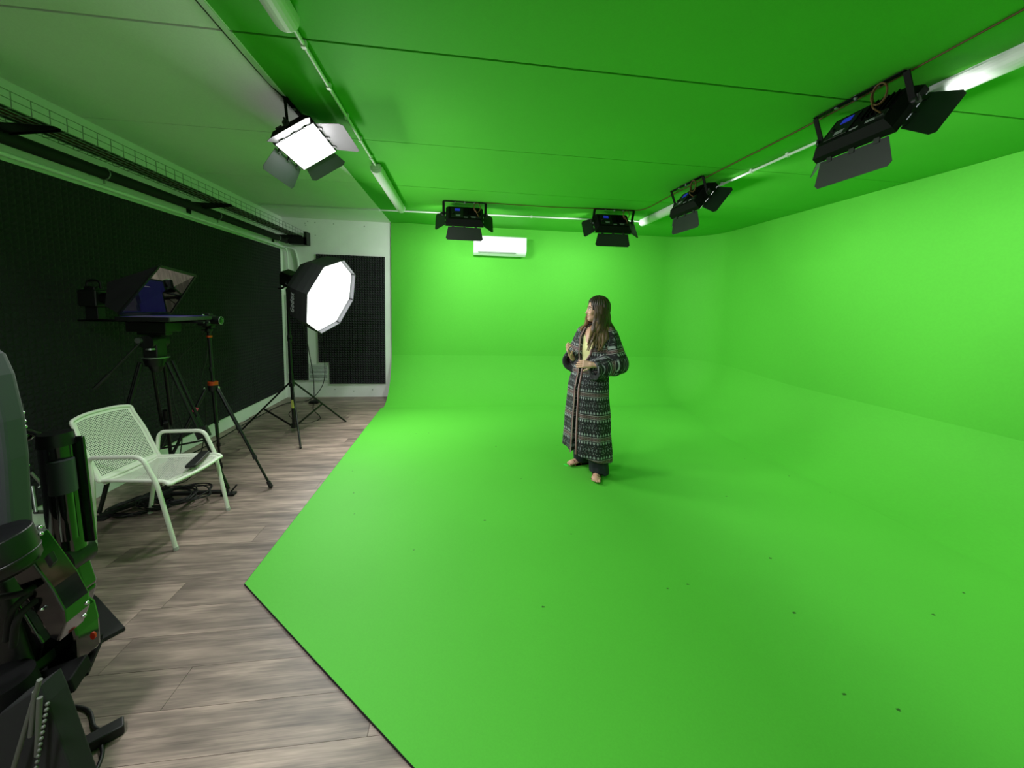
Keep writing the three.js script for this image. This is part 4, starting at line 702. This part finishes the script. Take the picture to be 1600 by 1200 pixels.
  const footF = (A, yaw) => { const s = Math.sin(yaw), c = Math.cos(yaw); return (X, Y, Z) => { const dx = X - A[0], dz = Z - A[2], x = dx * c - dz * s, z = dx * s + dz * c, y = Y; let d = capsule(x, y, z, [0, 0.05, -0.03], [0, 0.032, 0.1], 0.03, 0.022); d = smin(d, ell(x, y, z, [0, 0.03, 0.09], [0.042, 0.018, 0.05]), 0.02); d = smin(d, capsule(x, y, z, [0, 0.13, -0.02], [0, 0.05, -0.035], 0.032, 0.028), 0.02);
    [[0.03, 0.15, 0.0105], [0.012, 0.157, 0.008], [-0.003, 0.152, 0.0075], [-0.017, 0.145, 0.007], [-0.03, 0.135, 0.007]].forEach(([tx, tz, r]) => { d = smin(d, capsule(x, y, z, [tx, 0.026, 0.12], [tx * 1.05, 0.025, tz], r, r), 0.004); }); return d; }; };
  const fL = footF(AL, 0.62), fR = footF(AR, -0.25);
  const skinG = [
    surfaceNets((x, y, z) => smin(headF(x, y, z), neckF(x, y, z), 0.02), [-0.14, 1.34, -0.14], [0.14, 1.68, 0.14], 0.0042),
    surfaceNets(bodyF, [-0.34, 0.06, -0.2], [0.34, 1.44, 0.26], 0.014),
    surfaceNets(hL.f, ...bound(hL.c, 0.125), 0.0036), surfaceNets(hR.f, ...bound(hR.c, 0.125), 0.0036),
    surfaceNets(fL, [AL[0] - 0.2, -0.005, AL[2] - 0.2], [AL[0] + 0.2, 0.17, AL[2] + 0.2], 0.005), surfaceNets(fR, [AR[0] - 0.2, -0.005, AR[2] - 0.2], [AR[0] + 0.2, 0.17, AR[2] + 0.2], 0.005)];
  const skinC = lin(0.56, 0.33, 0.235), lipC = lin(0.42, 0.13, 0.12), blushC = lin(0.6, 0.27, 0.2);
  const body = merge(skinG); { const p = body.attributes.position, c = []; for (let i = 0; i < p.count; i++) { let col = skinC; if (p.getY(i) > 1.44) { const [x, y, z] = toHead(p.getX(i), p.getY(i), p.getZ(i)); if (z > 0.074 && y < -0.048 && y > -0.074 && Math.abs(x) < 0.021) col = lipC; else { const k = Math.max(0, 1 - Math.hypot(Math.abs(x) - 0.04, y + 0.03, z - 0.06) / 0.03); col = skinC.clone().lerp(blushC, k * 0.6); } } c.push(col.r, col.g, col.b); } body.setAttribute('color', new THREE.Float32BufferAttribute(c, 3)); }
  part('body', body, phys(0xffffff, 0.5, { vertexColors: true, sheen: 0.1 }), who, 'fair skinned figure looking to her right');
  const HP = (x, y, z) => V(...fromHead(x, y, z));
  for (const s of [-1, 1]) {
    const e = part('eye', ball(HP(s * 0.031, 0.003, 0.073), 0.0115, 14), phys(0xe8e4e0, 0.2), who);
    part('iris', ball(HP(s * 0.031, 0.003, 0.0785), 0.0068, 12), std(0x20120a, 0.25), e);
    part('eyelash', tube([HP(s * 0.018, 0.006, 0.084), HP(s * 0.031, 0.0115, 0.086), HP(s * 0.046, 0.006, 0.078)], 0.0018, 10, 5), std(0x0c0706, 0.8), e);
    part('eyebrow', tube([HP(s * 0.014, 0.021, 0.086), HP(s * 0.032, 0.0275, 0.084), HP(s * 0.052, 0.02, 0.07)], 0.0028, 12, 6), std(0x2a170e, 0.9), who);
  }
  for (const [A, yaw] of [[AL, 0.62], [AR, -0.25]]) { // sandals
    const m = new THREE.Matrix4().makeRotationY(yaw).setPosition(A[0], 0, A[2]);
    const sh = new THREE.Shape(); sh.moveTo(-0.03, -0.065); sh.quadraticCurveTo(-0.033, 0, -0.044, 0.08); sh.quadraticCurveTo(-0.045, 0.15, -0.01, 0.17); sh.quadraticCurveTo(0.04, 0.175, 0.045, 0.12); sh.quadraticCurveTo(0.043, 0.03, 0.03, -0.065); sh.quadraticCurveTo(0, -0.085, -0.03, -0.065);
    const s = part('sandal', new THREE.ExtrudeGeometry(sh, { depth: 0.012, bevelEnabled: true, bevelSize: 0.002, bevelThickness: 0.002, bevelSegments: 2 }).rotateX(Math.PI / 2).scale(1, 1, -1).rotateY(0).translate(0, 0.0135, 0).applyMatrix4(new THREE.Matrix4().makeScale(-1, 1, -1)).applyMatrix4(new THREE.Matrix4().makeRotationY(Math.PI)).applyMatrix4(m), std(0x7a3a22, 0.6), who, 'reddish brown sandal');
    part('strap', [tube([[-0.043, 0.012, 0.085], [-0.02, 0.047, 0.09], [0.02, 0.048, 0.095], [0.044, 0.012, 0.09]], 0.006, 20, 6), tube([[-0.036, 0.012, 0.02], [-0.02, 0.06, 0.04], [0.02, 0.06, 0.045], [0.038, 0.012, 0.02]], 0.005, 20, 6)].map((q) => q.applyMatrix4(m)), std(0x6a3220, 0.6), s);
  }
  // trousers, top and coat
  const trouF = (x, y, z) => { let d = capsule(x, y, z, [-0.02, 0.95, 0.03], [-0.02, 0.88, 0.03], 0.135, 0.14); d = smin(d, capsule(x, y, z, HL, KL, 0.095, 0.08), 0.03); d = smin(d, capsule(x, y, z, KL, [AL[0] + 0.01, 0.0, AL[2] - 0.035], 0.08, 0.092), 0.02); let e = smin(d, capsule(x, y, z, HR, KR, 0.095, 0.08), 0.03); e = smin(e, capsule(x, y, z, KR, [AR[0], 0.0, AR[2] - 0.03], 0.08, 0.086), 0.02); const a = Math.atan2(z - AL[2], x - AL[0]); e += 0.004 * Math.sin(a * 7) * Math.max(0, 0.6 - y); return smax(e, Math.max(0.045 + 0.02 * (z < AL[2] ? -1 : 0.6) * 0.5 - y, y - 1.02), 0.006); };
  const denim = dataTex(128, 128, (u, v) => { const n = 0.9 + 0.25 * (hash(Math.floor(u * 128), Math.floor(v * 128), 3) - 0.5); return [25 * n, 29 * n, 44 * n]; });
  part('trousers', planarUV(surfaceNets(trouF, [-0.32, 0.0, -0.22], [0.3, 1.06, 0.26], 0.0095), 6), std(0xffffff, 0.8, { map: denim }), who, 'wide dark navy trousers');
  const tab = [[0.18, -0.02, 0.045, 0.245, 0.175], [0.5, -0.03, 0.045, 0.225, 0.16], [0.8, -0.035, 0.045, 0.2, 0.145], [1.0, -0.03, 0.035, 0.178, 0.125], [1.15, -0.01, 0.01, 0.186, 0.128], [1.28, 0, 0, 0.195, 0.118], [1.355, 0, -0.012, 0.165, 0.09], [1.405, 0, -0.022, 0.085, 0.072], [1.44, 0, -0.026, 0.06, 0.06]];
  const loft = (x, y, z, g) => { const [cx, cz, a, b] = step(tab, y), q = Math.hypot((x - cx) / (a + g), (z - cz) / (b + g)); return (q - 1) * (Math.min(a, b) + g); };
  const topF = (x, y, z) => smax(loft(x, y, z, -0.018), Math.max(1.02 - y, y - 1.392 + 0.35 * Math.max(0, z - 0.02)), 0.01);
  part('blouse', surfaceNets(topF, [-0.24, 1.0, -0.18], [0.24, 1.42, 0.22], 0.0085), std(0xf2ecb0, 0.8), who, 'pale yellow top');
  const gapW = [[0.2, 0.022], [0.7, 0.014], [0.98, 0.012], [1.06, 0.025], [1.16, 0.06], [1.27, 0.082], [1.36, 0.08], [1.42, 0.07]];
  const sleeve = (x, y, z, S, E, W2, s) => { const w1 = [W2[0] + (W2[0] - E[0]) * -0.12, W2[1] + (W2[1] - E[1]) * -0.12 - 0.045, W2[2] + (W2[2] - E[2]) * -0.12]; let d = capsule(x, y, z, [S[0] * 0.93, S[1] - 0.005, S[2]], [E[0], E[1] + 0.0, E[2]], 0.072, 0.098); d = smin(d, capsule(x, y, z, E, w1, 0.1, 0.092), 0.03); const ax = V(W2[0] - E[0], W2[1] - E[1] - 0.02, W2[2] - E[2]).normalize(), t = (x - w1[0]) * ax.x + (y - w1[1]) * ax.y + (z - w1[2]) * ax.z; d = smax(d, t - 0.015, 0.008); const hollow = capsule(x, y, z, [E[0] * 0.4 + w1[0] * 0.6, E[1] * 0.4 + w1[1] * 0.6, E[2] * 0.4 + w1[2] * 0.6], [w1[0] + ax.x * 0.2, w1[1] + ax.y * 0.2, w1[2] + ax.z * 0.2], 0.05, 0.075); return smax(d, -hollow, 0.008) + 0.005 * Math.sin(t * 60 + 3 * s); };
  const coatF = (x, y, z) => {
    const [cx, cz] = step(tab, y); let d = loft(x, y, z, 0.012); const ang = Math.atan2(x - cx, z - cz); d += Math.max(0, 1.05 - y) * 0.009 * Math.sin(ang * 9 + 0.7);
    d = smax(d, Math.max(y - 1.425, 0.19 + 0.05 * Math.sin(ang * 1.0 + 2.4) + (Math.abs(x - cx) < 0.03 && z > cz ? 0.01 : 0) - y), 0.008);
    const w = step(gapW, y)[0]; d = smax(d, Math.min(w - Math.abs(x - cx * 1.0), 10) > 0 && z > cz - 0.02 ? (w - Math.abs(x - cx)) : -(Math.abs(x - cx) - w) - (z < cz - 0.02 ? (cz - 0.02 - z) : 0), 0.006);
    d = smin(d, sleeve(x, y, z, SL, EL, WL, 1), 0.035); d = smin(d, sleeve(x, y, z, SR, ER, WR, 2), 0.035);
    const nk = capsule(x, y, z, [0, 1.36, 0.0], [0, 1.5, -0.01], 0.058, 0.075); return smax(d, -nk, 0.01);
  };
  const coat = surfaceNets(coatF, [-0.4, 0.12, -0.24], [0.4, 1.46, 0.32], 0.0085);
  { // cloth coordinates in metres: around and down the body, along and around the sleeves
    const p = coat.attributes.position, uv = [];
    for (let i = 0; i < p.count; i++) {
      const x = p.getX(i), y = p.getY(i), z = p.getZ(i), dl = sleeve(x, y, z, SL, EL, WL, 1), dr = sleeve(x, y, z, SR, ER, WR, 2), dt = loft(x, y, z, 0.012);
      if (Math.min(dl, dr) < dt) { const [S, E, W2] = dl < dr ? [SL, EL, WL] : [SR, ER, WR]; const up = V(E[0] - S[0], E[1] - S[1], E[2] - S[2]), t1 = ((x - S[0]) * up.x + (y - S[1]) * up.y + (z - S[2]) * up.z) / up.lengthSq(), fo = V(W2[0] - E[0], W2[1] - E[1], W2[2] - E[2]), t2 = ((x - E[0]) * fo.x + (y - E[1]) * fo.y + (z - E[2]) * fo.z) / fo.lengthSq(); const s = t1 < 0.85 ? t1 * up.length() : Math.max(0.85 * up.length(), up.length() + t2 * fo.length()); uv.push((x * 0.5 + z) / 0.2, (1.33 - s) / 0.2); }
      else { const [cx, cz] = step(tab, y), a = Math.abs(Math.atan2(x - cx, z - cz)); uv.push(a * 0.19 / 0.2, y / 0.2); }
    }
    coat.setAttribute('uv', new THREE.Float32BufferAttribute(uv, 2));
  }
  const cv = document.createElement('canvas'); cv.width = cv.height = 512; const q = cv.getContext('2d');
  q.fillStyle = '#131419'; q.fillRect(0, 0, 512, 512);
  const leaf = (x, y, w, h, c) => { q.fillStyle = c; q.beginPath(); q.moveTo(x, y); q.quadraticCurveTo(x + w, y + h * 0.5, x, y + h); q.quadraticCurveTo(x - w, y + h * 0.5, x, y); q.fill(); };
  const dot = (x, y, r, c) => { q.fillStyle = c; q.beginPath(); q.arc(x, y, r, 0, 7); q.fill(); };
  q.fillStyle = '#4a3638'; q.fillRect(0, 20, 512, 66); q.fillStyle = '#aaa3a4'; q.fillRect(0, 10, 512, 9); q.fillRect(0, 88, 512, 9);
  for (let i = 0; i < 8; i++) { leaf(32 + i * 64, 28, 26, 50, '#7d6668'); dot(32 + i * 64, 53, 6, '#16161b'); dot(i * 64, 53, 7, '#9a8486'); }
  for (let i = 0; i < 8; i++) { const x = 32 + i * 64; leaf(x, 104, 34, 78, '#83888c'); leaf(x, 116, 18, 50, '#a6abad'); leaf(x + 32, 104, 14, 40, '#63686c'); leaf(x, 428, 34, 78, '#83888c'); leaf(x, 444, 18, 50, '#a6abad'); leaf(x + 32, 462, 14, 44, '#63686c'); }
  for (let i = 0; i < 150; i++) { const x = hash(i, 1, 6) * 512, y = 190 + hash(i, 2, 6) * 225; dot(x, y, 3 + 6 * hash(i, 3, 6), ['#6d7176', '#94999c', '#5a4448', '#5e6368'][i % 4]); }
  for (let i = 0; i < 8; i++) { const x = i * 64; leaf(x + 2, 250, 22, 100, '#4c5156'); leaf(x + 2, 270, 10, 60, '#90959a'); }
  const ct = new THREE.CanvasTexture(cv); ct.colorSpace = THREE.SRGBColorSpace; ct.wrapS = ct.wrapT = THREE.RepeatWrapping; ct.magFilter = THREE.LinearFilter;
  const ctn = part('coat', coat, std(0xffffff, 0.85, { map: ct }), who, 'long black and grey patterned coat with brown bands');
  for (const s of [-1, 1]) { // woven band along each front edge
    const pts = []; for (let y = 0.22; y <= 1.4; y += 0.04) { const [cx, cz, a, b] = step(tab, y), w = step(gapW, y)[0] + 0.011, xx = Math.min(0.95, w / (a + 0.012)); pts.push(V(cx + s * w, y, cz + (b + 0.014) * Math.sqrt(1 - xx * xx) + Math.max(0, 1.05 - y) * 0.004)); }
    part('front_band', tube(pts, 0.0085, 90, 6), std(0x7d5a5c, 0.85), ctn, 'mauve woven edge band');
    part('band_line', tube(pts.map((p) => p.clone().add(V(-s * 0.006, 0, 0.004))), 0.0035, 90, 5), std(0xb5a6a2, 0.85), ctn);
  }
  // hair: a cap over the skull and long waved locks on the shoulders
  const capF = (X, Y, Z) => { const [x, y, z] = toHead(X, Y, Z); let d = ell(x, y, z, [0, 0.034, -0.014], [0.086, 0.1, 0.106]); d = smin(d, ell(x, y, z, [0, -0.05, -0.06], [0.078, 0.11, 0.052]), 0.04); const open = ell(x, y, z, [0.0, -0.02, 0.115], [0.064, 0.108, 0.105]); d = smax(d, -open, 0.012); const a = Math.atan2(x, -z); return d + 0.0022 * Math.sin(a * 26 + y * 30); };
  const capG = surfaceNets(capF, [-0.16, 1.34, -0.16], [0.16, 1.7, 0.16], 0.0048);
  const dark = lin(0.022, 0.012, 0.008), mid = lin(0.085, 0.045, 0.024), tip = lin(0.26, 0.145, 0.072);
  const paint = (g, fn) => { g = clean(g); const p = g.attributes.position, c = []; for (let i = 0; i < p.count; i++) { const k = fn(p.getX(i), p.getY(i), p.getZ(i)); c.push(k.r, k.g, k.b); } g.setAttribute('color', new THREE.Float32BufferAttribute(c, 3)); return g; };
  const hair = [paint(capG, (x, y, z) => { const [hx, hy, hz] = toHead(x, y, z), st = fbm(Math.atan2(hx, -hz) / 6.283 + 0.5, hy + 0.5, 60, 3, 17, 2); return dark.clone().lerp(mid, Math.max(0, st - 0.35) * 1.3); })];
  for (const side of [1, -1]) for (let i = 0; i < 34; i++) {
    const u = i / 33, a = (1.12 + u * 1.6) * side, r0 = 0.078, ph = hash(i, side + 2, 1) * 6.28, len = (side > 0 ? 0.33 : 0.22) * (0.75 + 0.35 * hash(i, side + 2, 2)), pts = [];
    const sx = Math.sin(a) * r0, sz = Math.cos(a) * 0.085 - 0.012;
    for (let k = 0; k <= 10; k++) {
      const t = k / 10, out = 0.012 * Math.sin(t * 3.1) + 0.02 * t, w = 0.02 * t * Math.sin(t * 12 + ph), fwd = t * t * (side > 0 ? 0.09 : 0.075) * (1 - u * 0.7), [X, Y, Z] = fromHead(sx + Math.sin(a) * (out + w) + side * 0.01 * t, 0.045 - (len + 0.06) * t, sz + Math.cos(a) * (out + w));
      const bx = X, bz = Z + fwd + 0.04 * t * (1 - Math.abs(Math.cos(a)));
      const push = t > 0.45 ? Math.max(0, 0.02 - loft(bx, Y, bz, 0.012)) : 0; // rest on the coat
      const [cx, cz] = step(tab, Y), n = V(bx - cx, 0, bz - cz).normalize(); pts.push(V(bx + n.x * push, Y, bz + n.z * push));
    }
    const lock = new THREE.TubeGeometry(new THREE.CatmullRomCurve3(pts), 26, 1, 6, false), P = lock.attributes.position, curve = new THREE.CatmullRomCurve3(pts), rad = 0.011 + 0.006 * hash(i, side + 2, 4);
    const c = [], shade = hash(i, side + 2, 5);
    for (let k = 0; k <= 26; k++) { const t = k / 26, cp = curve.getPointAt(t), rk = rad * (0.5 + 0.9 * Math.sin(Math.min(1, t * 1.1) * 2.6)) * (1 - 0.75 * Math.pow(t, 5)); for (let j = 0; j <= 6; j++) { const id = k * 7 + j; P.setXYZ(id, cp.x + (P.getX(id) - cp.x) * rk, cp.y + (P.getY(id) - cp.y) * rk, cp.z + (P.getZ(id) - cp.z) * rk); const dye = Math.max(0, (t - 0.35 - 0.3 * (1 - shade)) / 0.6), col = dark.clone().lerp(mid, 0.3 + 0.5 * shade).lerp(tip, Math.min(1, dye * (0.5 + shade))); c.push(col.r, col.g, col.b); } }
    lock.setAttribute('color', new THREE.Float32BufferAttribute(c, 3)); lock.computeVertexNormals(); hair.push(lock);
  }
  part('hair', mergeGeometries(hair.map(clean)), phys(0xffffff, 0.42, { vertexColors: true }), who, 'long wavy dark brown hair with lighter dyed ends');
  part('necklace', tube([[0.05, 1.41, 0.0], [0.035, 1.385, 0.06], [0, 1.37, 0.085], [-0.035, 1.385, 0.06], [-0.05, 1.41, 0.0]], 0.0016, 24, 5), phys(0xb99a55, 0.3, { metalness: 1 }), who, 'thin gold necklace');
}
renderer.render(scene, camera);
